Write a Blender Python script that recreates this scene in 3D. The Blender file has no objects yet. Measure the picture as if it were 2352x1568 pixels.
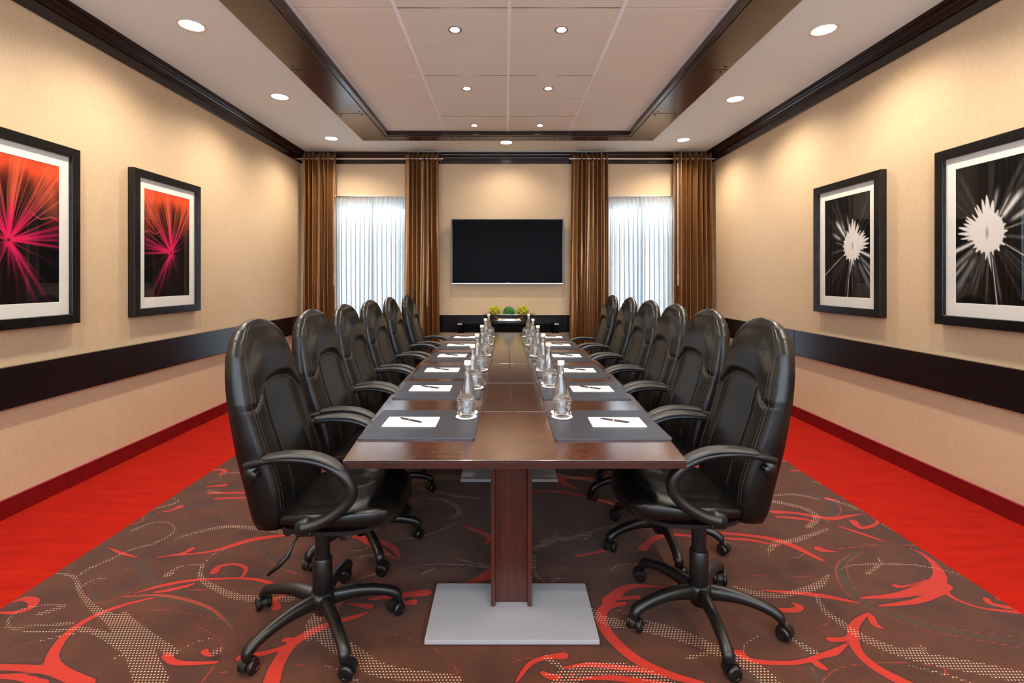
import bpy, bmesh, math, random
import numpy as np
from mathutils import Vector, Matrix
random.seed(7)
SC = bpy.context.scene
COL = SC.collection

# ------------------------------------------------------------------ camera, world, exposure
K = 1110.67            # focal length in pixels of a 2352 px wide frame (17 mm lens)
CH = 1.40              # camera height
cam = bpy.data.cameras.new('camera'); co = bpy.data.objects.new('camera', cam); COL.objects.link(co)
co.location = (0, 0, CH); co.rotation_euler = (math.pi/2, 0, 0)
cam.lens = 17.0; cam.sensor_width = 36; cam.shift_x = 15/2352; cam.shift_y = -143/2352
cam.clip_start = 0.05
SC.camera = co
SC.view_settings.view_transform = 'Standard'; SC.view_settings.look = 'None'
SC.view_settings.gamma = 1; SC.view_settings.use_curve_mapping = False
SC.view_settings.exposure = 0.66
w = bpy.data.worlds.new('daylight'); SC.world = w; w.use_nodes = True
w.node_tree.nodes['Background'].inputs[0].default_value = (0.71, 0.85, 1.0, 1)
w.node_tree.nodes['Background'].inputs[1].default_value = 5.6
LAMP_W = 60.0          # soffit downlights
SPOT_W = 50.0          # small spots in the tray
WARM = (1.0, 0.89, 0.74)

# room dimensions
XL, XR, YB, YN = -2.935, 2.946, 6.95, -2.0
ZC = 3.21
TILE_Z = 3.255
CX = 0.033

# ------------------------------------------------------------------ helpers
def srgb(r, g, b):
    f = lambda c: (c/12.92 if c <= 0.04045 else ((c+0.055)/1.055)**2.4)
    return (f(r/255), f(g/255), f(b/255), 1)

def tag(o, label=None, cat=None, group=None, kind=None):
    if label: o['label'] = label
    if cat: o['category'] = cat
    if group: o['group'] = group
    if kind: o['kind'] = kind
    return o

def empty(name, loc=(0,0,0), rz=0, parent=None):
    o = bpy.data.objects.new(name, None); COL.objects.link(o)
    o.location = loc; o.rotation_euler = (0, 0, rz); o.empty_display_size = 0.1
    if parent: o.parent = parent
    return o

def copy_tree(o, parent=None):
    c = o.copy(); COL.objects.link(c); c.parent = parent
    for ch in list(o.children): copy_tree(ch, c)
    return c

class MB:
    def __init__(s): s.v = []; s.f = []
    def add(s, vs, fs):
        b = len(s.v); s.v += [tuple(v) for v in vs]; s.f += [tuple(i+b for i in f) for f in fs]; return s
    def box(s, x0, x1, y0, y1, z0, z1, bev=0.0):
        if bev > 0:
            bm = bmesh.new()
            bmesh.ops.create_cube(bm, size=1)
            for v in bm.verts:
                v.co = Vector((x0 + (v.co.x+.5)*(x1-x0), y0 + (v.co.y+.5)*(y1-y0), z0 + (v.co.z+.5)*(z1-z0)))
            bmesh.ops.bevel(bm, geom=list(bm.edges), offset=bev, segments=2, profile=0.6, affect='EDGES')
            bm.verts.index_update()
            s.add([v.co[:] for v in bm.verts], [[v.index for v in f.verts] for f in bm.faces]); bm.free()
            return s
        vs = [(x,y,z) for z in (z0,z1) for y in (y0,y1) for x in (x0,x1)]
        s.add(vs, [(0,2,3,1),(4,5,7,6),(0,1,5,4),(2,6,7,3),(0,4,6,2),(1,3,7,5)]); return s
    def prism(s, poly, z0, z1):
        n = len(poly)
        vs = [(x,y,z0) for x,y in poly] + [(x,y,z1) for x,y in poly]
        s.add(vs, [tuple(range(n))[::-1], tuple(range(n,2*n))] + [(i,(i+1)%n,n+(i+1)%n,n+i) for i in range(n)]); return s
    def loft(s, rings, cap=True, closed=True):
        n = len(rings[0]); vs = [p for r in rings for p in r]; fs = []
        for i in range(len(rings)-1):
            for j in range(n if closed else n-1):
                a=i*n+j; b=i*n+(j+1)%n; fs.append((a,b,b+n,a+n))
        if cap:
            fs.append(tuple(range(n))[::-1]); m=(len(rings)-1)*n; fs.append(tuple(range(m,m+n)))
        s.add(vs, fs); return s
    def lathe(s, prof, n=24, c=(0,0,0), axis='z', closed=False):
        rings = []
        for r, h in prof:
            r = max(r, 1e-5)
            ring = []
            for j in range(n):
                a = 2*math.pi*j/n; p = (r*math.cos(a), r*math.sin(a), h)
                if axis == 'y': p = (p[0], p[2], p[1])
                if axis == 'x': p = (p[2], p[0], p[1])
                ring.append((p[0]+c[0], p[1]+c[1], p[2]+c[2]))
            rings.append(ring)
        if closed: rings.append(rings[0])
        s.loft(rings, cap=not closed); return s
    def sweep(s, path, size, n=10, side=Vector((0,1,0)), p=2.0, cap=True):
        # size: list of (half width along side, half thickness) per point
        P = [Vector(q) for q in path]; rings = []
        for i, q in enumerate(P):
            t = (P[min(i+1,len(P)-1)] - P[max(i-1,0)]).normalized()
            sd = (side - t*side.dot(t))
            if sd.length < 1e-4: sd = t.orthogonal()
            sd.normalize(); up = t.cross(sd)
            a, b = size[i] if isinstance(size, list) else size
            ring = []
            for j in range(n):
                th = 2*math.pi*j/n; c_, s_ = math.cos(th), math.sin(th)
                cc = math.copysign(abs(c_)**(2/p), c_); ss = math.copysign(abs(s_)**(2/p), s_)
                ring.append(tuple(q + sd*a*cc + up*b*ss))
            rings.append(ring)
        s.loft(rings, cap=cap); return s
    def build(s, name, mat, parent=None, smooth=False, angle=None):
        me = bpy.data.meshes.new(name); me.from_pydata(s.v, [], s.f); me.validate(); 
        bm = bmesh.new(); bm.from_mesh(me); bmesh.ops.recalc_face_normals(bm, faces=bm.faces); bm.to_mesh(me); bm.free()
        me.materials.append(mat)
        if smooth:
            me.polygons.foreach_set('use_smooth', [True]*len(me.polygons))
            if angle is not None:
                try: me.set_sharp_from_angle(angle=math.radians(angle))
                except Exception: pass
        o = bpy.data.objects.new(name, me); COL.objects.link(o)
        if parent: o.parent = parent
        return o

def cr(pts, n=8):
    """Catmull-Rom resample of a list of tuples of any dimension"""
    P = [np.array(p, float) for p in pts]; out = []
    for i in range(len(P)-1):
        p0 = P[max(i-1,0)]; p1 = P[i]; p2 = P[i+1]; p3 = P[min(i+2,len(P)-1)]
        for k in range(n):
            t = k/n
            out.append(0.5*((2*p1)+(-p0+p2)*t+(2*p0-5*p1+4*p2-p3)*t*t+(-p0+3*p1-3*p2+p3)*t**3))
    out.append(P[-1]); return out

def smoothstep(a, b, x):
    t = np.clip((x-a)/(b-a), 0, 1); return t*t*(3-2*t)

# ------------------------------------------------------------------ materials
class N:
    def __init__(s, name):
        s.m = bpy.data.materials.new(name); s.m.use_nodes = True; s.t = s.m.node_tree
        s.b = s.t.nodes['Principled BSDF']
    def n(s, typ, **kw):
        x = s.t.nodes.new(typ)
        for k, v in kw.items():
            if k.startswith('i_'):
                x.inputs[k[2:].replace('_', ' ')].default_value = v
            else: setattr(x, k, v)
        return x
    def l(s, a, b): s.t.links.new(a, b)
    def coords(s, scale=(1,1,1), rot=(0,0,0), kind='Object'):
        tc = s.n('ShaderNodeTexCoord'); mp = s.n('ShaderNodeMapping')
        mp.inputs['Scale'].default_value = scale; mp.inputs['Rotation'].default_value = rot
        s.l(tc.outputs[kind], mp.inputs['Vector']); return mp.outputs['Vector']
    def ramp(s, fac, stops):
        r = s.n('ShaderNodeValToRGB')
        while len(r.color_ramp.elements) < len(stops): r.color_ramp.elements.new(0.5)
        for e, (p, c) in zip(r.color_ramp.elements, stops): e.position = p; e.color = c
        s.l(fac, r.inputs[0]); return r.outputs[0]
    def bump(s, h, strength=0.2, dist=0.002):
        b = s.n('ShaderNodeBump'); b.inputs['Strength'].default_value = strength; b.inputs['Distance'].default_value = dist
        s.l(h, b.inputs['Height']); s.l(b.outputs[0], s.b.inputs['Normal']); return b
    def set(s, **kw):
        for k, v in kw.items(): s.b.inputs[k.replace('_', ' ')].default_value = v
        return s

def simple(name, col, rough=0.5, metal=0.0, **kw):
    a = N(name); a.set(Base_Color=col, Roughness=rough, Metallic=metal, **kw); 
    v = a.coords((40,40,40)); nz = a.n('ShaderNodeTexNoise'); a.l(v, nz.inputs['Vector']); nz.inputs['Scale'].default_value = 6
    mr = a.n('ShaderNodeMapRange'); mr.inputs['To Min'].default_value = rough*0.88; mr.inputs['To Max'].default_value = min(1, rough*1.12)
    a.l(nz.outputs[0], mr.inputs['Value']); a.l(mr.outputs[0], a.b.inputs['Roughness'])
    return a.m

def wood(name, grain, dark, light, rough=0.28, bump=0.25, fleck=0.0, spec=0.5):
    a = N(name)
    sc = {'x': (1.6, 45, 45), 'y': (45, 1.6, 45), 'z': (45, 45, 1.6)}[grain]
    v = a.coords(sc); nz = a.n('ShaderNodeTexNoise'); a.l(v, nz.inputs['Vector']); nz.inputs['Scale'].default_value = 1.6; nz.inputs['Detail'].default_value = 6; nz.inputs['Roughness'].default_value = .65
    v2 = a.coords((1.3,1.3,1.3)); n2 = a.n('ShaderNodeTexNoise'); a.l(v2, n2.inputs['Vector']); n2.inputs['Scale'].default_value = 2.2; n2.inputs['Detail'].default_value = 3
    mx = a.n('ShaderNodeMath', operation='MULTIPLY_ADD'); a.l(n2.outputs[0], mx.inputs[0]); mx.inputs[1].default_value = .35; a.l(nz.outputs[0], mx.inputs[2])
    c = a.ramp(mx.outputs[0], [(0.45, dark), (0.85, light)])
    if fleck > 0:
        sc3 = tuple(14 if q < 2 else 230 for q in sc); v3 = a.coords(sc3); n3 = a.n('ShaderNodeTexNoise'); a.l(v3, n3.inputs['Vector']); n3.inputs['Scale'].default_value = 2.0; n3.inputs['Detail'].default_value = 2
        fk = a.ramp(n3.outputs[0], [(0.60, (0,0,0,1)), (0.68, (fleck,fleck,fleck,1))])
        m = a.n('ShaderNodeMix', data_type='RGBA'); a.l(fk, m.inputs[0]); a.l(c, m.inputs[6]); m.inputs[7].default_value = srgb(190,150,125); c = m.outputs[2]
    a.l(c, a.b.inputs['Base Color'])
    a.set(Roughness=rough, **{'Specular_IOR_Level': spec, 'Coat_Weight': (1.0 if fleck > 0 else 0), 'Coat_Roughness': .15, 'Coat_IOR': 1.6}); a.bump(nz.outputs[0], bump, 0.0006)
    return a.m

def wallpaper(name, c1, c2):
    a = N(name)
    v = a.coords((180,180,22)); nz = a.n('ShaderNodeTexNoise'); a.l(v, nz.inputs['Vector']); nz.inputs['Scale'].default_value = 1.0; nz.inputs['Detail'].default_value = 4
    vh = a.coords((22,22,160)); nh = a.n('ShaderNodeTexNoise'); a.l(vh, nh.inputs['Vector']); nh.inputs['Scale'].default_value = 1.0; nh.inputs['Detail'].default_value = 3
    v2 = a.coords((1,1,1)); n2 = a.n('ShaderNodeTexNoise'); a.l(v2, n2.inputs['Vector']); n2.inputs['Scale'].default_value = 1.1; n2.inputs['Detail'].default_value = 2
    m1 = a.n('ShaderNodeMath', operation='MULTIPLY_ADD'); a.l(n2.outputs[0], m1.inputs[0]); m1.inputs[1].default_value = .8; a.l(nz.outputs[0], m1.inputs[2])
    m2 = a.n('ShaderNodeMath', operation='MULTIPLY_ADD'); a.l(nh.outputs[0], m2.inputs[0]); m2.inputs[1].default_value = .5; a.l(m1.outputs[0], m2.inputs[2])
    c = a.ramp(m2.outputs[0], [(0.75, c1), (1.0, c2)]) if False else None
    mr = a.n('ShaderNodeMapRange'); mr.inputs['From Min'].default_value = .85; mr.inputs['From Max'].default_value = 1.45; a.l(m2.outputs[0], mr.inputs['Value'])
    c = a.ramp(mr.outputs[0], [(0, c1), (1, c2)])
    a.l(c, a.b.inputs['Base Color']); a.set(Roughness=.55, Specular_IOR_Level=.35); a.bump(m2.outputs[0], .25, .0006)
    return a.m

M = {}
M['wall'] = wallpaper('grasscloth_wallpaper', srgb(206,176,140), srgb(222,194,158))
M['ceil'] = simple('ceiling_paint', srgb(230,240,240), .7)
M['tile'] = simple('ceiling_tile_face', srgb(236,230,219), .9)
M['tbar'] = simple('ceiling_grid_metal', srgb(252,253,255), .35)
M['tgap'] = simple('tile_reveal', srgb(120,108,98), .9)
M['dark'] = wood('espresso_trim', 'y', srgb(22,13,12), srgb(44,25,21), .22, .12)
M['darkx'] = wood('espresso_trim_cross', 'x', srgb(22,13,12), srgb(44,25,21), .22, .12)
M['panel'] = wood('espresso_panel', 'x', srgb(30,14,13), srgb(64,32,27), .24, .1)
M['panel'].node_tree.nodes['Principled BSDF'].inputs['Coat_Weight'.replace('_',' ')].default_value = .2; M['panel'].node_tree.nodes['Principled BSDF'].inputs['Coat Roughness'].default_value = .1
M['rail'] = wood('rail_board', 'y', srgb(18,11,14), srgb(34,22,24), .22, .1)
M['railx'] = wood('rail_board_cross', 'x', srgb(14,7,8), srgb(26,14,14), .3, .1, spec=.12)
M['tw_x'] = wood('table_wood_crosswise', 'x', srgb(32,14,10), srgb(76,38,26), .2, .35, .35)
M['tw_y'] = wood('table_wood_lengthwise', 'y', srgb(28,13,9), srgb(66,34,24), .2, .35, .35)
M['tedge'] = wood('table_edge', 'x', srgb(42,16,11), srgb(66,28,18), .35, .2)
M['ped'] = wood('pedestal_wood', 'z', srgb(48,18,12), srgb(78,34,22), .35, .2)
M['core'] = simple('table_core', srgb(16,9,8), .7)
M['plate'] = simple('pedestal_plate_paint', srgb(166,165,168), .42, 0.1)
M['pad'] = None
M['paper'] = simple('white_paper', srgb(246,244,242), .8)
M['pen'] = simple('pen_barrel', srgb(52,42,42), .25, .4)
M['chrome'] = simple('polished_metal', srgb(220,222,226), .16, 1.0)
M['brushed'] = simple('brushed_metal', srgb(196,188,182), .3, 1.0)
M['screw'] = simple('dark_screw', srgb(40,32,30), .3, .9)
M['black_plastic'] = simple('black_plastic', srgb(15,14,14), .38)
M['arm_plastic'] = simple('arm_plastic', srgb(17,16,16), .38)
M['armpad'] = simple('arm_pad_vinyl', srgb(50,48,47), .46)
M['fr'] = simple('frame_black', srgb(11,9,10), .28)
M['mat'] = simple('mat_board', srgb(254,252,246), .85)
M['tvframe'] = simple('tv_bezel', srgb(12,12,13), .15)
M['cap'] = simple('white_cap', srgb(240,236,222), .45)
M['glassdesk'] = simple('console_black', srgb(8,7,8), .15, Specular_IOR_Level=.25)
M['window_white'] = simple('window_frame_paint', srgb(235,235,235), .4)
M['lamp_trim'] = simple('lamp_trim', srgb(225,220,214), .4)
M['spot_trim'] = simple('spot_trim', srgb(180,176,172), .3, .6)

def leather(name, col, rough):
    a = N(name); a.set(Base_Color=col, Roughness=rough, Specular_IOR_Level=.42)
    v = a.coords((1,1,1)); vo = a.n('ShaderNodeTexVoronoi'); vo.inputs['Scale'].default_value = 260; a.l(v, vo.inputs['Vector'])
    nz = a.n('ShaderNodeTexNoise'); nz.inputs['Scale'].default_value = 9; nz.inputs['Detail'].default_value = 4; a.l(v, nz.inputs['Vector'])
    m = a.n('ShaderNodeMath', operation='MULTIPLY_ADD'); a.l(nz.outputs[0], m.inputs[0]); m.inputs[1].default_value = 3.0; a.l(vo.outputs['Distance'], m.inputs[2])
    a.bump(m.outputs[0], .16, .0012)
    return a.m
M['leather'] = leather('black_leather', srgb(9,8,8), .31)
M['leather_side'] = leather('black_leather_side', srgb(22,20,20), .45)
M['pad'] = leather('desk_pad_leather', srgb(46,48,57), .34)
M['thread'] = simple('stitching_thread', srgb(44,38,35), .45)

def emis(name, col, st):
    a = N(name); a.set(Base_Color=(0,0,0,1)); a.b.inputs['Emission Color'].default_value = col; a.b.inputs['Emission Strength'].default_value = st
    return a.m
M['lamp'] = emis('lamp_glow', (1,.93,.82,1), 6)
M['spot'] = emis('spot_glow', (1,.95,.88,1), 30)

def glass(name, ior=1.45, mix=.45, col=(1,1,1,1)):
    a = N(name); t = a.t
    g = a.n('ShaderNodeBsdfGlass'); g.inputs['IOR'].default_value = ior; g.inputs['Roughness'].default_value = 0.0; g.inputs['Color'].default_value = col
    tr = a.n('ShaderNodeBsdfTransparent'); mx = a.n('ShaderNodeMixShader'); mx.inputs[0].default_value = mix
    a.l(tr.outputs[0], mx.inputs[1]); a.l(g.outputs[0], mx.inputs[2]); a.l(mx.outputs[0], t.nodes['Material Output'].inputs[0])
    return a.m
M['glass'] = glass('clear_glass', 1.5, .94)
M['water'] = glass('water', 1.33, .85)
def pane(name, tint=1.0):
    a = N(name)
    g = a.n('ShaderNodeBsdfGlossy'); g.inputs['Roughness'].default_value = .01
    tr = a.n('ShaderNodeBsdfTransparent'); tr.inputs[0].default_value = (tint,tint,tint,1)
    lw = a.n('ShaderNodeLayerWeight'); lw.inputs[0].default_value = .5      # schlick, alike from both sides
    pw = a.n('ShaderNodeMath', operation='POWER'); a.l(lw.outputs['Facing'], pw.inputs[0]); pw.inputs[1].default_value = 5
    fr = a.n('ShaderNodeMath', operation='MULTIPLY_ADD'); a.l(pw.outputs[0], fr.inputs[0]); fr.inputs[1].default_value = .9; fr.inputs[2].default_value = .035
    mx = a.n('ShaderNodeMixShader'); a.l(fr.outputs[0], mx.inputs[0])
    a.l(tr.outputs[0], mx.inputs[1]); a.l(g.outputs[0], mx.inputs[2]); a.l(mx.outputs[0], a.t.nodes['Material Output'].inputs[0])
    return a.m
M['pane'] = pane('glazing')

def fabric_sheer():
    a = N('sheer_voile')
    tl = a.n('ShaderNodeBsdfTranslucent'); tl.inputs[0].default_value = (.47,.52,.55,1)
    df = a.n('ShaderNodeBsdfDiffuse'); df.inputs[0].default_value = (.80,.80,.79,1)
    tr = a.n('ShaderNodeBsdfTransparent')
    v = a.coords((260,260,4)); nz = a.n('ShaderNodeTexNoise'); a.l(v, nz.inputs['Vector']); nz.inputs['Scale'].default_value = 1
    mr = a.n('ShaderNodeMapRange'); mr.inputs['To Min'].default_value = .90; mr.inputs['To Max'].default_value = .96; a.l(nz.outputs[0], mr.inputs['Value'])
    m1 = a.n('ShaderNodeMixShader'); m1.inputs[0].default_value = .35; a.l(tl.outputs[0], m1.inputs[1]); a.l(df.outputs[0], m1.inputs[2])
    m2 = a.n('ShaderNodeMixShader'); a.l(mr.outputs[0], m2.inputs[0]); a.l(tr.outputs[0], m2.inputs[1]); a.l(m1.outputs[0], m2.inputs[2])
    a.l(m2.outputs[0], a.t.nodes['Material Output'].inputs[0]); return a.m
M['sheer'] = fabric_sheer()
def fabric_gold():
    a = N('gold_brown_satin')
    v = a.coords((6,6,240)); nz = a.n('ShaderNodeTexNoise'); a.l(v, nz.inputs['Vector']); nz.inputs['Scale'].default_value = 2; nz.inputs['Detail'].default_value = 3
    c = a.ramp(nz.outputs[0], [(0.2, srgb(112,74,42)), (0.8, srgb(190,140,88))])
    a.l(c, a.b.inputs['Base Color']); a.set(Roughness=.30, Metallic=.6, Specular_IOR_Level=.6); a.bump(nz.outputs[0], .06, .0006)
    return a.m
M['gold'] = fabric_gold()

# ------------------------------------------------------------------ lights of the room (fixtures are built further down)
def spotlight(name, loc, watts, size_deg, blend, radius, col=WARM):
    ld = bpy.data.lights.new(name, 'SPOT'); ld.energy = watts; ld.spot_size = math.radians(size_deg); ld.spot_blend = blend
    ld.shadow_soft_size = radius; ld.color = col
    o = bpy.data.objects.new(name, ld); COL.objects.link(o); o.location = loc; return o
SOFFIT = []
for y in (6.22, 4.80, 3.45, 2.08, 0.70, -0.68):
    SOFFIT += [(-2.24, y), (2.31, y+.06)]
SOFFIT.append((.01, 6.40))
TRAY = []
for y in (5.837, 4.704, 3.596, 2.49, 1.38, .27): TRAY += [(-.376, y), (.417, y)]
for x, y in SOFFIT: spotlight('downlight_beam', (x, y, ZC-.02), LAMP_W*(.45 if abs(x) < 1 else 1), 150, .9, .06)
for x, y in TRAY: spotlight('spot_beam', (x, y, TILE_Z-.02), SPOT_W, 85, .8, .025)

# ================================================================== SETTING
# ------------------------------------------------------------------ carpet with scroll pattern
BX0, BX1 = -2.145, 2.16
def fp(px, py):  # floor point below a photograph pixel
    return ((px-1161)*CH/(py-641), K*CH/(py-641))
def A(pts): return [fp(x/2, 1000+y/2)+tuple(r) for x, y, *r in pts]
def B(pts): return [fp(1176+x/2, 1000+y/2)+tuple(r) for x, y, *r in pts]
# (x, y[, full width in metres]) ; width interpolates
def W(pts, ws):
    n = len(pts); ws = ws if isinstance(ws, (list, tuple)) else [ws]
    t = np.linspace(0, len(ws)-1, n) if len(ws) > 1 else np.zeros(n)
    return [(x, y, float(np.interp(t[i], range(len(ws)), ws))) for i, (x, y) in enumerate(pts)]
RED = [
 A(W([(400,1140),(290,1090),(240,1040),(255,980),(320,900),(430,830),(560,780),(700,745)], [.06,.05,.035,.012])),
 A(W([(-20,1062),(130,1068),(240,1080),(300,1100)], [.03,.05])), A(W([(-20,1105),(90,1110),(200,1140)], [.02,.035])),
 A(W([(600,728),(740,690),(880,665),(1080,655),(1200,665),(1300,700)], [.004,.03,.012,.02,.03])),
 A(W([(680,722),(760,712),(860,690),(900,676)], [.004,.03,.004])),
 A(W([(-20,812),(70,812),(140,790),(155,760),(110,748),(60,765)], [.012,.03,.05,.012])),
 A(W([(690,562),(800,550),(950,535),(1050,510),(1150,480),(1280,460),(1420,445)], [.006,.014,.02,.06,.035,.012])),
 A(W([(480,505),(560,540),(660,565)], [.004,.02,.004])), A(W([(880,520),(840,540),(760,552)], [.04,.02,.004])),
 A(W([(985,625),(1010,600),(1080,590),(1130,610),(1110,650),(1080,655)], [.05,.02,.02,.004])),
 A(W([(1245,1140),(1275,1050),(1350,950),(1500,870),(1640,830),(1690,810)], [.075,.06,.035,.01])),
 A(W([(1100,1020),(1250,990),(1380,940),(1420,915)], [.03,.02,.008])), A(W([(1310,938),(1360,932),(1410,905)], [.03,.012,.004])),
 A(W([(765,1008),(800,1040),(900,1045),(1000,1040)], [.04,.02,.012])), A(W([(940,990),(960,1010),(1010,1015)], [.03,.012,.004])),
 A(W([(960,265),(1120,262),(1300,262)], .03)), A(W([(990,290),(1120,285),(1300,286)], [.03,.02])), A(W([(950,235),(1030,228)], [.01,.05])),
 A(W([(700,355),(780,345),(830,325)], [.004,.02,.05])), A(W([(960,165),(1010,155),(1035,165),(1000,178)], [.03,.05,.02])),
 A(W([(1590,770),(1700,785)], [.01,.04])), A(W([(1700,750),(1960,720)], [.02,.06])), A(W([(1780,775),(1900,765)], [.01,.045])),
 A(W([(2110,410),(2200,440),(2250,470),(2230,495)], [.01,.05,.02])), A(W([(1600,455),(1700,475),(1800,510),(1840,570)], [.06,.05,.04,.01])),
 A(W([(2100,690),(2190,665),(2262,628)], [.01,.06,.1])), A(W([(1270,790),(1255,755),(1310,735)], [.05,.03,.01])),
 A(W([(1650,470),(1740,520),(1820,570)], [.02,.05,.008])),
 B(W([(880,1140),(700,1090),(560,1020),(460,930),(410,850),(430,790),(520,770)], [.02,.05,.055,.06,.06,.02])),
 B(W([(200,1072),(350,1052),(500,1065),(640,1085),(760,1110)], [.004,.03,.02,.03])), B(W([(250,1122),(450,1112),(600,1130),(760,1150)], [.004,.035,.02])),
 B(W([(440,760),(520,700),(620,690),(740,700)], [.07,.05,.02,.006])), B(W([(480,748),(580,742)], [.02,.03])),
 B(W([(1600,745),(1780,732),(1920,690),(1965,650),(1940,590),(1880,540),(1820,515)], [.012,.05,.09,.05,.02,.008])),
 B(W([(1680,782),(1850,762),(1960,720),(2000,690)], [.01,.045,.05])), B(W([(1970,690),(2020,740),(2150,790),(2330,812)], [.05,.012,.02])),
 B(W([(2180,750),(2200,772),(2290,790),(2350,805)], [.03,.03,.006])), B(W([(1760,690),(1810,690),(1900,660)], [.03,.012,.004])), B(W([(2230,748),(2300,775),(2350,800)], [.02,.03,.05])),
 B(W([(1830,1150),(1680,1070),(1590,990),(1565,900),(1590,850),(1640,815)], [.06,.045,.045,.01])),
 B(W([(1460,935),(1520,935),(1565,905)], [.03,.02,.004])), B(W([(1045,1000),(1110,1035),(1300,1042),(1450,1000),(1560,945)], [.05,.025,.02,.02,.006])),
 B(W([(1650,830),(1670,870),(1720,885)], [.03,.03,.004])), B(W([(1405,1050),(1440,1070)], [.04,.02])), B(W([(1400,1020),(1480,1000),(1540,960)], [.01,.02,.004])),
 B(W([(900,442),(1100,460),(1250,490),(1400,560),(1440,575)], [.03,.035,.06,.03,.006])),
 B(W([(940,470),(1100,480),(1240,510)], [.01,.03,.01])),
 B(W([(1200,350),(1300,355),(1450,380),(1530,372),(1620,358)], [.05,.03,.05,.03,.006])), B(W([(1215,372),(1330,382),(1420,402)], [.02,.03,.006])),
 B(W([(1570,395),(1600,422),(1650,415),(1680,395),(1640,372)], [.06,.03,.02,.006])), B(W([(1410,520),(1440,528),(1510,535)], [.06,.03,.004])),
 B(W([(1490,412),(1600,448),(1720,490)], [.01,.03,.012])), B(W([(640,600),(700,592),(760,612)], [.04,.04,.01])), B(W([(300,552),(350,545),(420,528)], [.03,.02,.03])),
 B(W([(1150,710),(1400,732),(1600,770)], [.01,.035,.01])), B(W([(1150,760),(1210,795),(1290,802),(1325,785),(1280,765)], [.02,.03,.04,.01])),
 B(W([(600,520),(660,470),(760,455),(900,475)], [.06,.05,.03,.012])), B(W([(1290,160),(1340,162)], [.05,.01])), B(W([(90,252),(250,262),(420,300),(480,322)], [.03,.05,.04,.02])),
 B(W([(210,188),(240,220),(300,245)], [.12,.08,.01])), B(W([(250,190),(420,200)], [.06,.02])), B(W([(820,140),(940,150)], [.03,.05])), B(W([(1450,290),(1500,300)], [.05,.02])),
 B(W([(20,1130),(80,1050),(150,1020),(240,1010)], [.01,.02,.02,.04])), B(W([(140,1090),(190,1110),(230,1105)], [.02,.03,.01])),
]
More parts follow.
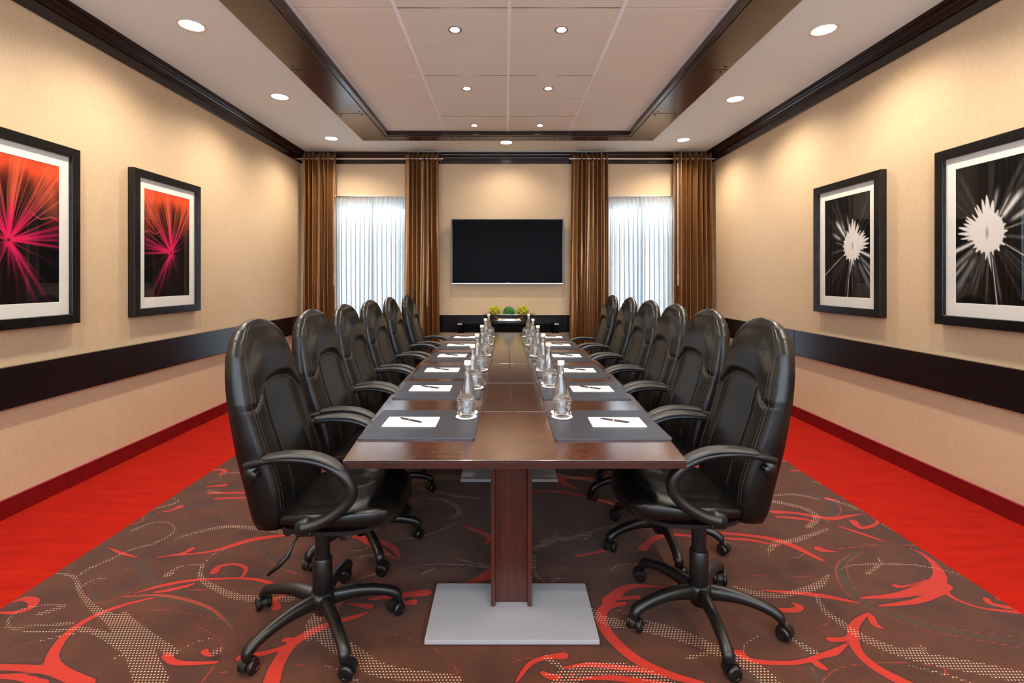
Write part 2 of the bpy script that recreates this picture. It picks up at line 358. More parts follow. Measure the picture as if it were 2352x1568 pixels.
DOT = [
 A(W([(250,630),(340,650),(370,720),(430,790),(520,850),(620,960),(700,1140)], [.02,.03,.03,.06,.12,.15])),
 A(W([(350,650),(400,615),(480,580),(600,525),(720,490),(800,440),(780,402),(700,400),(610,435)], [.015,.03,.03,.035,.02,.02,.05])),
 A(W([(55,890),(40,845),(120,790),(290,775)], .02)), A(W([(180,820),(290,785)], .045)), A(W([(0,888),(60,880),(200,870),(330,862)], [.01,.03])),
 A(W([(60,895),(200,900),(400,890),(550,960),(650,1020)], [.015,.03,.05,.09])), A(W([(180,945),(300,915),(420,900)], .015)),
 A(W([(790,482),(900,445),(1050,418),(1200,430),(1400,455)], [.006,.06,.06,.05])), 
 A(W([(770,640),(830,600),(930,590)], [.07,.02,.012])), A(W([(930,590),(920,650),(1000,705),(1120,745),(1330,750)], [.03,.04,.06,.07])), A(W([(940,585),(980,545),(1050,520)], .014)),
 A(W([(1490,780),(1440,860),(1420,930)], [.02,.09,.05])), A(W([(1450,880),(1520,940),(1620,1000),(1760,1080),(2100,1120)], [.08,.12,.11,.06])), A(W([(1490,1055),(1560,1080),(1650,1130)], .02)),
 A(W([(560,820),(660,900),(760,970),(790,1000)], [.05,.05,.07])), A(W([(790,1010),(880,955),(990,925)], .012)), A(W([(980,1000),(1010,980)], .04)), A(W([(520,1025),(580,1005),(640,1020)], .018)),
 A(W([(1010,195),(1030,175),(1110,170),(1200,180)], [.02,.03,.08])), A(W([(860,235),(1000,205)], .012)), A(W([(710,335),(800,312),(820,295)], [.04,.04,.02])), A(W([(780,290),(860,282)],.012)),
 A(W([(1930,240),(2100,278),(2210,290)], [.05,.06,.02])), A(W([(1930,285),(2050,300),(2110,345),(2080,378)], [.02,.05,.06,.04])), A(W([(2080,560),(2160,580),(2260,600)], [.02,.03])),
 A(W([(1820,620),(1960,592),(2080,590),(2250,605)], [.01,.02,.03])), A(W([(1940,632),(2000,610)], .025)), A(W([(1740,490),(1950,460),(2120,390)], [.012,.025,.012])), A(W([(1640,660),(1740,630)], .03)),
 A(W([(1540,500),(1640,530),(1700,510)],.014)), A(W([(1640,560),(1700,550),(1780,545)], [.02,.05])), A(W([(380,690),(420,665),(480,655)],.02)), A(W([(960,255),(1000,262)],.05)),
 B(W([(360,790),(430,850),(600,880),(850,950),(1100,1060),(1200,1150)], [.03,.1,.07,.1,.12])), B(W([(480,800),(620,850),(760,890),(900,950)], [.02,.03])), B(W([(810,1020),(900,1000)], .03)),
 B(W([(1200,745),(1300,720),(1400,690),(1455,640)], [.02,.05,.06,.02])), B(W([(1400,740),(1440,810),(1500,850),(1600,920),(1800,1000),(2100,1060),(2352,1110)], [.03,.05,.07,.11,.11])), B(W([(1820,1055),(2000,1100),(2150,1150)],.02)),
 B(W([(1500,620),(1560,595),(1700,588),(1880,598),(2070,640)], [.008,.02,.03,.015])), B(W([(1630,635),(1690,590),(1680,560)], .03)), B(W([(1780,1000),(1890,975)],.04)),
 B(W([(1180,530),(1220,490),(1300,480),(1450,430)], [.04,.07,.03])), B(W([(1170,530),(1200,558),(1300,562),(1340,545)], .014)), B(W([(970,485),(1060,505),(1180,515)],.014)),
 B(W([(1200,275),(1300,270),(1400,290)], .045)), B(W([(1190,300),(1330,330),(1400,372),(1360,420)], [.07,.06,.05])), B(W([(1450,290),(1520,312),(1590,335)], [.03,.06])), B(W([(1390,212),(1440,230)],.04)), B(W([(1700,405),(1745,430)],.03)),
 B(W([(95,525),(160,490),(220,465)], [.03,.1,.04])), B(W([(190,460),(200,430),(100,400)], .014)), B(W([(100,550),(105,630),(150,675)], [.04,.02])), B(W([(180,672),(220,655)], .03)),
 B(W([(230,478),(330,455),(420,425),(590,400)], [.05,.04,.03])), B(W([(330,478),(360,460)],.03)), B(W([(200,175),(320,200),(450,215)], [.07,.08,.05])),
 B(W([(1010,690),(1120,725),(1250,740)], [.02,.07,.04])), B(W([(455,620),(500,590),(600,595),(660,615)], .02)), B(W([(1060,1005),(1070,960),(1130,918)], .012)), B(W([(1280,930),(1380,990)], [.02,.06])),
 B(W([(160,1020),(240,1080),(160,1100)], [.04,.03,.02])), B(W([(90,255),(60,300),(100,330)],.02)), B(W([(1230,112),(1260,118)],.05)),
]
THIN = [
 A(W([(470,640),(400,720),(440,770),(560,740),(640,690)], .006)), A(W([(860,880),(940,890),(1020,960),(980,1060),(920,1140)], .006)), A(W([(1170,540),(1230,590),(1400,640)], .006)),
 A(W([(560,740),(760,735),(960,790),(1080,900)], [.008,.02,.006])), A(W([(430,900),(700,800),(1000,840)], .005)), A(W([(1780,900),(1960,960),(2080,1050),(2120,1140)], .007)),
 A(W([(840,380),(880,340),(1000,345),(1020,370)], .008)), A(W([(580,410),(650,395),(655,372)], .012)), A(W([(1000,1090),(1300,1050),(1420,1060)], .006)), A(W([(0,990),(140,950),(330,880)],.005)),
 A(W([(500,570),(640,640),(800,700),(960,710)],.006)), A(W([(1190,440),(1170,500),(1260,590),(1360,640)],.007)),
 B(W([(1560,540),(1490,600),(1520,700),(1640,790),(1900,890),(2352,975)], .007)), B(W([(1620,530),(1540,590),(1570,690),(1700,790),(2000,880),(2352,930)], .006)),
 B(W([(1250,900),(1330,980),(1400,1110)], .006)), B(W([(1420,1136),(1500,1070),(1700,1040),(1960,1060),(1990,1100)], .006)), B(W([(1300,830),(1360,870),(1460,860),(1440,820)], .006)),
 B(W([(900,200),(1200,180),(1430,180),(1520,160)], .006)), B(W([(1380,270),(1480,300),(1510,350),(1440,400)], .008)), B(W([(1520,350),(1600,330),(1620,372),(1700,440)],.006)), B(W([(1500,520),(1700,500),(1880,505)],.008)),
 B(W([(880,620),(1100,640),(1400,650)], .005)), B(W([(0,1040),(150,1010),(260,1050),(280,1100),(180,1150)],.006)), B(W([(1200,720),(1260,880),(1180,900)], .005)),
]
DARKB = [
 B(W([(1590,540),(1510,600),(1545,695),(1670,790),(1950,885),(2352,950)], [.04,.05,.05,.035,.02])), B(W([(1270,890),(1350,980),(1410,1110)], [.01,.04,.06])),
 A(W([(640,570),(660,630),(740,690),(860,730)], [.06,.04,.01])), A(W([(580,750),(760,742),(950,795),(1070,880)], [.02,.045,.02])), A(W([(1200,450),(1190,520),(1290,600),(1420,645)], [.01,.05,.01])),
 B(W([(1390,270),(1470,310),(1480,350),(1380,410)], [.05,.08,.03])), A(W([(480,700),(430,730),(470,765)], [.01,.03,.01])), B(W([(960,1040),(1100,1110),(1180,1150)], [.01,.03,.02])),
 A(W([(830,350),(900,320),(1040,350)],[.01,.04,.01])), A(W([(1560,640),(1700,700),(1700,800)],[.02,.06,.02])),
]
rg = random.Random(3)
def scroll(cx, cy, r, a0, turns, hand):
    pts = []
    for i in range(9):
        t = i/8; a = a0 + hand*turns*2*math.pi*t; rr = r*(1-.78*t)
        pts.append((cx+rr*math.cos(a), cy+rr*math.sin(a)))
    return pts
for i in range(26):   # the design carries on below the chairs and in the rest of the room
    far = i < 17
    cx_, cy_ = rg.uniform(-2.0, 2.0), (rg.uniform(3.3, 6.8) if far else rg.uniform(-1.8, 1.2))
    r = rg.uniform(.18, .45); p = scroll(cx_, cy_, r, rg.uniform(0, 6.28), rg.uniform(.5,.9), rg.choice((-1,1)))
    RED.append(W(p, [.006,.05,.035,.02,.05]))
    p2 = scroll(cx_+rg.uniform(-.5,.5), cy_+rg.uniform(-.4,.4), r*1.3, rg.uniform(0,6.28), rg.uniform(.35,.7), rg.choice((-1,1)))
    DOT.append(W(p2, [.02,.08,.11,.04]))
    if i % 2: THIN.append(W(scroll(cx_, cy_+.2, r*1.5, 1+i, .6, -1), .007))

def sdf_field(X, Y, strokes):
    D = np.full(X.shape, 0.2, np.float32)
    xs = X[0]; ys = Y[:,0]
    for st in strokes:
        P = cr(st, 7) if len(st) > 2 else cr(st, 5)
        for a, b in zip(P[:-1], P[1:]):
            m = .06 + max(a[2], b[2])/2
            i0, i1 = np.searchsorted(xs, [min(a[0],b[0])-m, max(a[0],b[0])+m]); j0, j1 = np.searchsorted(ys, [min(a[1],b[1])-m, max(a[1],b[1])+m])
            if i1 <= i0 or j1 <= j0: continue
            sx = X[j0:j1, i0:i1]; sy = Y[j0:j1, i0:i1]
            dx, dy = b[0]-a[0], b[1]-a[1]; L2 = dx*dx+dy*dy+1e-12
            t = np.clip(((sx-a[0])*dx+(sy-a[1])*dy)/L2, 0, 1)
            d = np.hypot(sx-a[0]-t*dx, sy-a[1]-t*dy) - (a[2]+(b[2]-a[2])*t)/2
            D[j0:j1, i0:i1] = np.minimum(D[j0:j1, i0:i1], d)
    return D

RED = [[(x, y, w_ if w_ < .02 else .02+(w_-.02)*.68) for x, y, w_ in st] for st in RED]
DOT = [[(x, y, w_*.62) for x, y, w_ in st] for st in DOT]
def patterned_floor():
    xs = np.linspace(BX0, BX1, 400)
    ys = np.concatenate([np.linspace(YN, 1.55, 90)[:-1], np.linspace(1.55, 3.6, 190)[:-1], np.linspace(3.6, YB, 200)])
    X, Y = np.meshgrid(xs, ys)
    nx, ny = len(xs), len(ys)
    co_ = np.stack([X.ravel(), Y.ravel(), np.zeros(nx*ny)], 1)
    idx = np.arange(nx*ny).reshape(ny, nx)
    q = np.stack([idx[:-1,:-1].ravel(), idx[:-1,1:].ravel(), idx[1:,1:].ravel(), idx[1:,:-1].ravel()], 1)
    me = bpy.data.meshes.new('floor'); me.vertices.add(nx*ny); me.vertices.foreach_set('co', co_.ravel())
    me.loops.add(q.size); me.loops.foreach_set('vertex_index', q.ravel().astype(np.int32))
    me.polygons.add(len(q)); me.polygons.foreach_set('loop_start', np.arange(0, q.size, 4, dtype=np.int32)); me.polygons.foreach_set('loop_total', np.full(len(q), 4, np.int32))
    me.update(); me.validate()
    for nm, st in (('d_red', RED), ('d_dot', DOT), ('d_thin', THIN), ('d_dark', DARKB)):
        at = me.attributes.new(nm, 'FLOAT', 'POINT'); at.data.foreach_set('value', sdf_field(X, Y, st).ravel().astype(np.float32))
    return me

def carpet_mat():
    a = N('scroll_carpet')
    def mask(attr, edge, soft=.0015):
        at = a.n('ShaderNodeAttribute'); at.attribute_name = attr
        mr = a.n('ShaderNodeMapRange'); mr.inputs['From Min'].default_value = edge+soft; mr.inputs['From Max'].default_value = edge-soft
        a.l(at.outputs['Fac'], mr.inputs['Value']); return mr.outputs[0]
    v = a.coords((1,1,1))
    nz = a.n('ShaderNodeTexNoise'); nz.inputs['Scale'].default_value = 420; nz.inputs['Detail'].default_value = 2; a.l(v, nz.inputs['Vector'])
    n2 = a.n('ShaderNodeTexNoise'); n2.inputs['Scale'].default_value = 5; n2.inputs['Detail'].default_value = 3; a.l(v, n2.inputs['Vector'])
    mo = a.n('ShaderNodeMath', operation='MULTIPLY_ADD'); a.l(n2.outputs[0], mo.inputs[0]); mo.inputs[1].default_value = .55; a.l(nz.outputs[0], mo.inputs[2])
    base = a.ramp(mo.outputs[0], [(.52, srgb(38,14,3)), (1.0, srgb(92,43,14))])
    def mix(c, fac, col):
        m = a.n('ShaderNodeMix', data_type='RGBA'); a.l(fac, m.inputs[0]); a.l(c, m.inputs[6])
        if isinstance(col, tuple): m.inputs[7].default_value = col
        else: a.l(col, m.inputs[7])
        return m.outputs[2]
    def mul(p, q):
        m = a.n('ShaderNodeMath', operation='MULTIPLY'); a.l(p, m.inputs[0])
        if isinstance(q, float): m.inputs[1].default_value = q
        else: a.l(q, m.inputs[1])
        return m.outputs[0]
    c = mix(base, mul(mask('d_dark', 0, .004), .8), srgb(62,44,30))
    c = mix(c, mul(mask('d_thin', 0), .85), srgb(150,48,24))
    c = mix(c, mask('d_red', .005), srgb(44,20,16))
    redc = a.ramp(nz.outputs[0], [(.3, srgb(146,22,3)), (.7, srgb(188,42,8))])
    c = mix(c, mask('d_red', 0), redc)
    # staggered woven dashes
    br = a.n('ShaderNodeSeparateXYZ'); a.l(a.coords((1/.0125, 1/.0122, 1), (0,0,0)), br.inputs[0])
    fy = a.n('ShaderNodeMath', operation='FLOOR'); a.l(br.outputs[1], fy.inputs[0])
    md = a.n('ShaderNodeMath', operation='MODULO'); a.l(fy.outputs[0], md.inputs[0]); md.inputs[1].default_value = 2
    ma = a.n('ShaderNodeMath', operation='MULTIPLY_ADD'); a.l(md.outputs[0], ma.inputs[0]); ma.inputs[1].default_value = .5; a.l(br.outputs[0], ma.inputs[2])
    def dist(src, half):
        f = a.n('ShaderNodeMath', operation='FRACT'); a.l(src, f.inputs[0])
        s_ = a.n('ShaderNodeMath', operation='SUBTRACT'); a.l(f.outputs[0], s_.inputs[0]); s_.inputs[1].default_value = .5
        d = a.n('ShaderNodeMath', operation='ABSOLUTE'); a.l(s_.outputs[0], d.inputs[0])
        l_ = a.n('ShaderNodeMath', operation='LESS_THAN'); a.l(d.outputs[0], l_.inputs[0]); l_.inputs[1].default_value = half; return l_.outputs[0]
    dm = mul(dist(ma.outputs[0], .21), dist(br.outputs[1], .18))
    c = mix(c, mul(mul(mask('d_dot', 0, .0005), dm), .95), srgb(214,184,158))
    a.l(c, a.b.inputs['Base Color']); a.set(Roughness=.95, Specular_IOR_Level=.1)
    a.b.inputs['Sheen Weight'].default_value = .15
    a.bump(nz.outputs[0], .6, .003); return a.m
def red_carpet(name, c1, c2):
    a = N(name); v = a.coords((1,1,1))
    nz = a.n('ShaderNodeTexNoise'); nz.inputs['Scale'].default_value = 380; nz.inputs['Detail'].default_value = 2; a.l(v, nz.inputs['Vector'])
    v2 = a.coords((1.2, 6, 3)); n2 = a.n('ShaderNodeTexNoise'); n2.inputs['Scale'].default_value = 3; n2.inputs['Detail'].default_value = 5; a.l(v2, n2.inputs['Vector'])
    m = a.n('ShaderNodeMath', operation='MULTIPLY_ADD'); a.l(n2.outputs[0], m.inputs[0]); m.inputs[1].default_value = .5; a.l(nz.outputs[0], m.inputs[2])
    a.l(a.ramp(m.outputs[0], [(.5, c1), (1.0, c2)]), a.b.inputs['Base Color']); a.set(Roughness=.95, Specular_IOR_Level=.1); a.bump(nz.outputs[0], .6, .003); return a.m
M['carpet'] = carpet_mat(); M['redc'] = red_carpet('red_border_carpet', srgb(136,14,5), srgb(184,32,14)); M['redb'] = red_carpet('red_carpet_base', srgb(108,9,10), srgb(142,18,18))
M['binding'] = simple('carpet_binding', srgb(150,26,44), .8)

fme = patterned_floor(); fme.materials.append(M['carpet'])
floor = bpy.data.objects.new('floor', fme); COL.objects.link(floor); tag(floor, kind='structure')
MB().box(XL, BX0, YN, YB, -.02, 0).build('carpet_border', M['redc'], floor)
MB().box(BX1, XR, YN, YB, -.02, 0).build('carpet_border', M['redc'], floor)

# ------------------------------------------------------------------ walls
def struct(o): return tag(o, kind='structure')
struct(MB().box(XL-.12, XL, YN-.12, YB+.12, -.02, 3.4).build('wall_left', M['wall']))
struct(MB().box(XR, XR+.12, YN-.12, YB+.12, -.02, 3.4).build('wall_right', M['wall']))
WZ0, WZ1 = .12, 2.47
WIN = [(-2.42, -1.40), (1.46, 2.42)]
bw = MB(); xs_ = [XL] + [v for wn in WIN for v in wn] + [XR]
for i in range(0, 6, 2): bw.box(xs_[i], xs_[i+1], YB, YB+.16, -.02, 3.4)
for x0, x1 in WIN: bw.box(x0, x1, YB, YB+.16, -.02, WZ0).box(x0, x1, YB, YB+.16, WZ1, 3.4)
struct(bw.build('wall_back', M['wall']))
# near wall behind the photographer, with unseen windows added to let in fill daylight
nw = MB(); FILL_WIN = [(-2.75, -1.45), (-1.35, -.05), (.05, 1.35), (1.45, 2.75)]; WZ0, WZ1 = .9, 3.05
xs_ = [XL] + [v for wn in FILL_WIN for v in wn] + [XR]
for i in range(0, 6, 2): nw.box(xs_[i], xs_[i+1], YN-.16, YN, -.02, 3.4)
for x0, x1 in FILL_WIN: nw.box(x0, x1, YN-.16, YN, -.02, WZ0).box(x0, x1, YN-.16, YN, WZ1, 3.4)
struct(nw.build('wall_front', M['wall']))
k = 1
for (wl, yy, WZ0, WZ1) in ((WIN, YB+.07, .12, 2.47), (FILL_WIN, YN-.09, .9, 3.05)):  # second group: unseen windows added to carry daylight to the ceiling
    for x0, x1 in wl:
        f = MB()
        f.box(x0, x0+.05, yy, yy+.05, WZ0, WZ1).box(x1-.05, x1, yy, yy+.05, WZ0, WZ1).box(x0, x1, yy, yy+.05, WZ0, WZ0+.05).box(x0, x1, yy, yy+.05, WZ1-.05, WZ1)
        f.box((x0+x1)/2-.025, (x0+x1)/2+.025, yy, yy+.05, WZ0, WZ1)
        wo = struct(f.build('window_%d' % k, M['window_white'])); k += 1
        for p0, p1 in ((x0+.05, (x0+x1)/2-.025), ((x0+x1)/2+.025, x1-.05)):
            MB().box(p0, p1, yy+.02, yy+.026, WZ0+.05, WZ1-.05).build('pane', M['pane'], wo)
        MB().box(x0-.02, x1+.02, (YB-.02 if yy > 0 else YN-.1), (YB+.1 if yy > 0 else YN+.02), WZ0-.03, WZ0, .004).build('window_sill', M['window_white'], wo)

# carpet baseboards
def baseb(name, x0, x1, y0, y1, bx):
    o = struct(MB().box(x0, x1, y0, y1, 0, .108).build(name, M['redb'])); MB().box(*bx, .106, .114, .002).build('binding_edge', M['binding'], o)
baseb('baseboard_left', XL, XL+.012, YN, YB, (XL, XL+.014, YN, YB)); baseb('baseboard_right', XR-.012, XR, YN, YB, (XR-.014, XR, YN, YB))
baseb('baseboard_back', XL+.012, XR-.012, YB-.012, YB, (XL+.014, XR-.014, YB-.014, YB)); 

# chair rail: wide dark boards
RZ0, RZ1, RD = .642, .886, .032
def rail(name, boards):
    o = None
    for i, (x0, x1, y0, y1, m) in enumerate(boards):
        if o is None:
            o = empty(name); struct(o)
        MB().box(x0, x1, y0, y1, RZ0, RZ1, .003).build('rail_board', m, o)
    return o
def ysplit(x0, x1, joints, m): return [(x0, x1, a+.0012, b-.0012, m) for a, b in zip(joints[:-1], joints[1:])]
rail('trim_1', ysplit(XL, XL+RD, [YN, 1.06, 3.50, 5.94, YB-RD], M['rail']))
rail('trim_2', ysplit(XR-RD, XR, [YN, .0, 2.44, 4.88, YB-RD], M['rail']))
rail('trim_3', [(XL, -2.44, YB-RD, YB, M['railx']), (-1.38, 1.44, YB-RD, YB, M['railx']), (2.44, XR, YB-RD, YB, M['railx'])])

# crown moulding
prof = [(0,3.055),(.018,3.055),(.020,3.058),(.020,3.128),(.034,3.130),(.036,3.138),(.030,3.142),(.034,3.150),(.046,3.158),(.056,3.170),(.058,3.178),(.068,3.180),(.074,3.186),(.074,3.191),(.086,3.193),(.088,3.198),(.100,3.200),(.102,3.21),(0,3.21)]
def crown(name, run, mat):
    m = MB(); rings = []
    for (px, py, ox, oy) in run: rings.append([(px+ox*d, py+oy*d, z) for d, z in prof])
    m.loft(rings); return struct(m.build(name, mat))
crown('trim_4', [(XL, YN, 1, 1), (XL, YB, 1, -1)], M['dark'])
crown('trim_5', [(XR, YN, -1, 1), (XR, YB, -1, -1)], M['dark'])
crown('trim_6', [(XL, YB, 1, -1), (XR, YB, -1, -1)], M['darkx'])

# ------------------------------------------------------------------ ceiling: soffit ring, tray, tiles
TX0, TX1, TY0, TY1 = -1.51, 1.578, -.65, 6.09      # opening in the soffit
lamp_r = .082
def soffit_piece(x0, x1, y0, y1, name):
    """flat soffit with round openings for the recessed lamps"""
    lamps = sorted([p for p in SOFFIT if x0 < p[0] < x1 and y0 < p[1] < y1], key=lambda p: p[1] if (y1-y0) > (x1-x0) else p[0])
    long_y = (y1-y0) > (x1-x0)
    m = MB(); hw = .14
    cur = y0 if long_y else x0
    for (lx, ly) in lamps:
        a, b = (ly-hw, ly+hw) if long_y else (lx-hw, lx+hw)
        if long_y:
            m.add([(x0,cur,ZC),(x1,cur,ZC),(x1,a,ZC),(x0,a,ZC)], [(0,1,2,3)])
            m.add([(x0,a,ZC),(lx-hw,a,ZC),(lx-hw,b,ZC),(x0,b,ZC)], [(0,1,2,3)]); m.add([(lx+hw,a,ZC),(x1,a,ZC),(x1,b,ZC),(lx+hw,b,ZC)], [(0,1,2,3)])
        else:
            m.add([(cur,y0,ZC),(a,y0,ZC),(a,y1,ZC),(cur,y1,ZC)], [(0,1,2,3)])
            m.add([(a,y0,ZC),(b,y0,ZC),(b,ly-hw,ZC),(a,ly-hw,ZC)], [(0,1,2,3)]); m.add([(a,ly+hw,ZC),(b,ly+hw,ZC),(b,y1,ZC),(a,y1,ZC)], [(0,1,2,3)])
        n = 32; inner = []; outer = []
        for j in range(n):
            t = 2*math.pi*(j+.5)/n; c_, s_ = math.cos(t), math.sin(t); q = hw/max(abs(c_), abs(s_))
            inner.append((lx+lamp_r*c_, ly+lamp_r*s_, ZC)); outer.append((lx+q*c_, ly+q*s_, ZC))
        m.add(inner+outer, [(j, (j+1)%n, n+(j+1)%n, n+j) for j in range(n)])
        for sx in (-1,1):
            for sy in (-1,1):   # tiny corner triangles left by the ring
                c0 = (lx+sx*hw, ly+sy*hw, ZC)
                near = sorted(outer, key=lambda p: (p[0]-c0[0])**2+(p[1]-c0[1])**2)[:2]; m.add([c0]+near, [(0,1,2)])
        cur = b
    if long_y: m.add([(x0,cur,ZC),(x1,cur,ZC),(x1,y1,ZC),(x0,y1,ZC)], [(0,1,2,3)])
    else: m.add([(cur,y0,ZC),(x1,y0,ZC),(x1,y1,ZC),(cur,y1,ZC)], [(0,1,2,3)])
    return m
cm = MB()
for a in ((XL, TX0-.03, YN, YB), (TX1+.03, XR, YN, YB), (TX0-.03, TX1+.03, TY1+.03, YB), (TX0-.03, TX1+.03, YN, TY0-.03)):
    p = soffit_piece(*a, 's'); cm.add(p.v, p.f)
cm.box(XL, XR, YN, YB, 3.40, 3.46)
ceiling = struct(cm.build('ceiling', M['ceil']))
# tiles (each its own piece), runners and reveals
cols = [-1.47, -.754, .026, .806, 1.542]
rows = [6.053, 5.516, 4.965, 4.407, 3.851, 3.307]
while rows[-1] > TY0+.3: rows.append(rows[-1]-.5515)
rows.append(TY0+.04)
TRAYX = (-1.47, 1.542)
for i in range(4):
    for j in range(len(rows)-1):
        x0, x1, y1, y0 = cols[i]+(.012 if i else 0), cols[i+1]-(.012 if i < 3 else 0), rows[j]-.004, rows[j+1]+.004
        holes = [(lx, ly) for lx, ly in TRAY if x0 < lx < x1 and y0 < ly < y1]
        m = MB()
        if not holes: m.box(x0, x1, y0, y1, TILE_Z, TILE_Z+.015)
        else:
            lx, ly = holes[0]; n = 32; r = .042; inner = []; outer = []
            for q in range(n):
                t = 2*math.pi*(q+.5)/n; c_, s_ = math.cos(t), math.sin(t)
                kx = (x1-lx if c_ > 0 else lx-x0)/max(abs(c_),1e-6); ky = (y1-ly if s_ > 0 else ly-y0)/max(abs(s_),1e-6); kk = min(kx, ky)
                inner.append((lx+r*c_, ly+r*s_, TILE_Z)); outer.append((lx+kk*c_, ly+kk*s_, TILE_Z))
            m.add(inner+outer, [(q, (q+1)%n, n+(q+1)%n, n+q) for q in range(n)])
            for cx_ in (x0, x1):
                for cy_ in (y0, y1):
                    near = sorted(outer, key=lambda p: (p[0]-cx_)**2+(p[1]-cy_)**2)
                    sx = [p for p in outer if abs(p[0]-cx_) < 1e-6]; sy = [p for p in outer if abs(p[1]-cy_) < 1e-6]
                    if sx and sy:
                        p1 = min(sx, key=lambda p: abs(p[1]-cy_)); p2 = min(sy, key=lambda p: abs(p[0]-cx_)); m.add([(cx_,cy_,TILE_Z), p1, p2], [(0,1,2)])
        m.build('ceiling_tile', M['tile'], ceiling)
for x in cols[1:4]:
    MB().box(x-.0125, x+.0125, rows[-1], rows[0], TILE_Z-.004, TILE_Z+.012).build('ceiling_runner', M['tbar'], ceiling)
for y in rows[1:-1]:
    MB().box(TRAYX[0], TRAYX[1], y-.004, y+.004, TILE_Z+.004, TILE_Z+.012).build('cross_tee', M['tgap'], ceiling)
MB().box(TX0-.1, TX1+.1, TY0-.1, TY1+.1, TILE_Z+.13, TILE_Z+.14).build('tray_deck', M['tgap'], ceiling)
# dark fascia round the tray and the bolted soffit panels
tray = struct(empty('trim_7'))
def fas(x0, x1, y0, y1, m): MB().box(x0, x1, y0, y1, ZC-.006, TILE_Z-.001).build('fascia_board', m, tray)
fas(TX0-.004, TRAYX[0], TY0, TY1, M['dark']); fas(TRAYX[1], TX1+.004, TY0, TY1, M['dark'])
fas(TRAYX[0], TRAYX[1], rows[0], TY1, M['darkx']); fas(TRAYX[0], TRAYX[1], TY0, rows[-1], M['darkx'])
for x0, x1, y0, y1 in ((TRAYX[0], TRAYX[0]+.018, rows[-1], rows[0]), (TRAYX[1]-.018, TRAYX[1], rows[-1], rows[0])):
    MB().box(x0, x1, y0, y1, TILE_Z-.004, TILE_Z-.0005).build('wall_angle', M['tbar'], tray)
PX0, PX1, PY1 = -1.85, 1.915, 6.285
PZ0, PZ1 = ZC-.012, ZC-.0005
def tray_panel(x0, x1, y0, y1, m, screws):
    o = MB().box(x0, x1, y0, y1, PZ0, PZ1, .002).build('soffit_panel', m, tray)
    s = MB()
    for (sx, sy) in screws: s.lathe([(.011, PZ0+.001), (.011, PZ0-.002), (.006, PZ0-.004)], 10, (sx, sy, 0))
    if screws: tag(s.build('screw_heads', M['screw'], o), kind='stuff')
ys_j = [-.3, .85, 1.95, 3.05, 4.15, 5.25]
for (x0, x1) in ((PX0, TX0-.012), (TX1+.012, PX1)):
    seq = [TY0-.2] + ys_j[1:] + [PY1]
    for a, b in zip(seq[:-1], seq[1:]):
        sc = [(x, y) for x in (x0+.05, x1-.05) for y in (a+.05, b-.05)]
        tray_panel(x0, x1, a+.005, b-.005, M['panel'], sc)
xb = [TX0-.010, -.635, .685, TX1+.010]
for a, b in zip(xb[:-1], xb[1:]):
    tray_panel(a+.004, b-.004, TY1+.012, PY1, M['panel'], [(x, y) for x in (a+.05, b-.05) for y in (TY1+.05, PY1-.045)])
MB().box(PX0, PX1, TY0-.45, TY0-.2, PZ0, PZ1).build('soffit_panel', M['panel'], tray)

# recessed lamps
def place_names():
    pass
proto = None
def downlight(x, y, label):
    global proto
    if proto is None:
        r = empty('recessed_downlight', (x, y, ZC))
        MB().lathe([(lamp_r-.002,-.001),(lamp_r+.014,-.001),(lamp_r+.016,-.004),(lamp_r+.010,-.006),(lamp_r-.004,-.003),(lamp_r-.004,.05),(lamp_r-.002,.05)], 40, closed=True).build('trim_ring', M['lamp_trim'], r, True, 40)
        MB().lathe([(.0,.030),(.05,.027),(lamp_r-.004,.018),(lamp_r-.004,.034),(0,.040)], 40).build('lens', M['lamp'], r, True, 40)
        proto = r
    else: r = copy_tree(proto); r.location = (x, y, ZC)
    tag(r, label, 'ceiling light', 'round downlights in the white soffit'); return r
ord_ = ['farthest', 'second farthest', 'third farthest', 'fourth farthest', 'fifth farthest', 'nearest']
for i, (x, y) in enumerate(SOFFIT):
    if abs(x) < 1: downlight(x, y, 'small round recessed downlight in the soffit above the television')
    else: downlight(x, y, 'round white recessed downlight in the %s soffit, %s from the camera' % ('left' if x < 0 else 'right', ord_[i//2]))
sp = None
for i, (x, y) in enumerate(TRAY):
    if sp is None:
        sp = empty('recessed_spotlight', (x, y, TILE_Z))
        MB().lathe([(.038,-.001),(.052,-.001),(.053,-.003),(.048,-.005),(.037,-.002),(.036,.03),(.038,.03)], 32, closed=True).build('trim_ring', M['spot_trim'], sp, True, 40)
        MB().lathe([(0,.010),(.020,.008),(.023,.004),(.024,.014),(0,.018)], 24).build('bulb', M['spot'], sp, True, 40)
        r = sp
    else: r = copy_tree(sp); r.location = (x, y, TILE_Z)
    tag(r, 'small bright spotlight in the tray tiles, %s of the %s row' % (ord_[i//2], 'left' if x < 0 else 'right'), 'spotlight', 'spotlights in the tray ceiling')

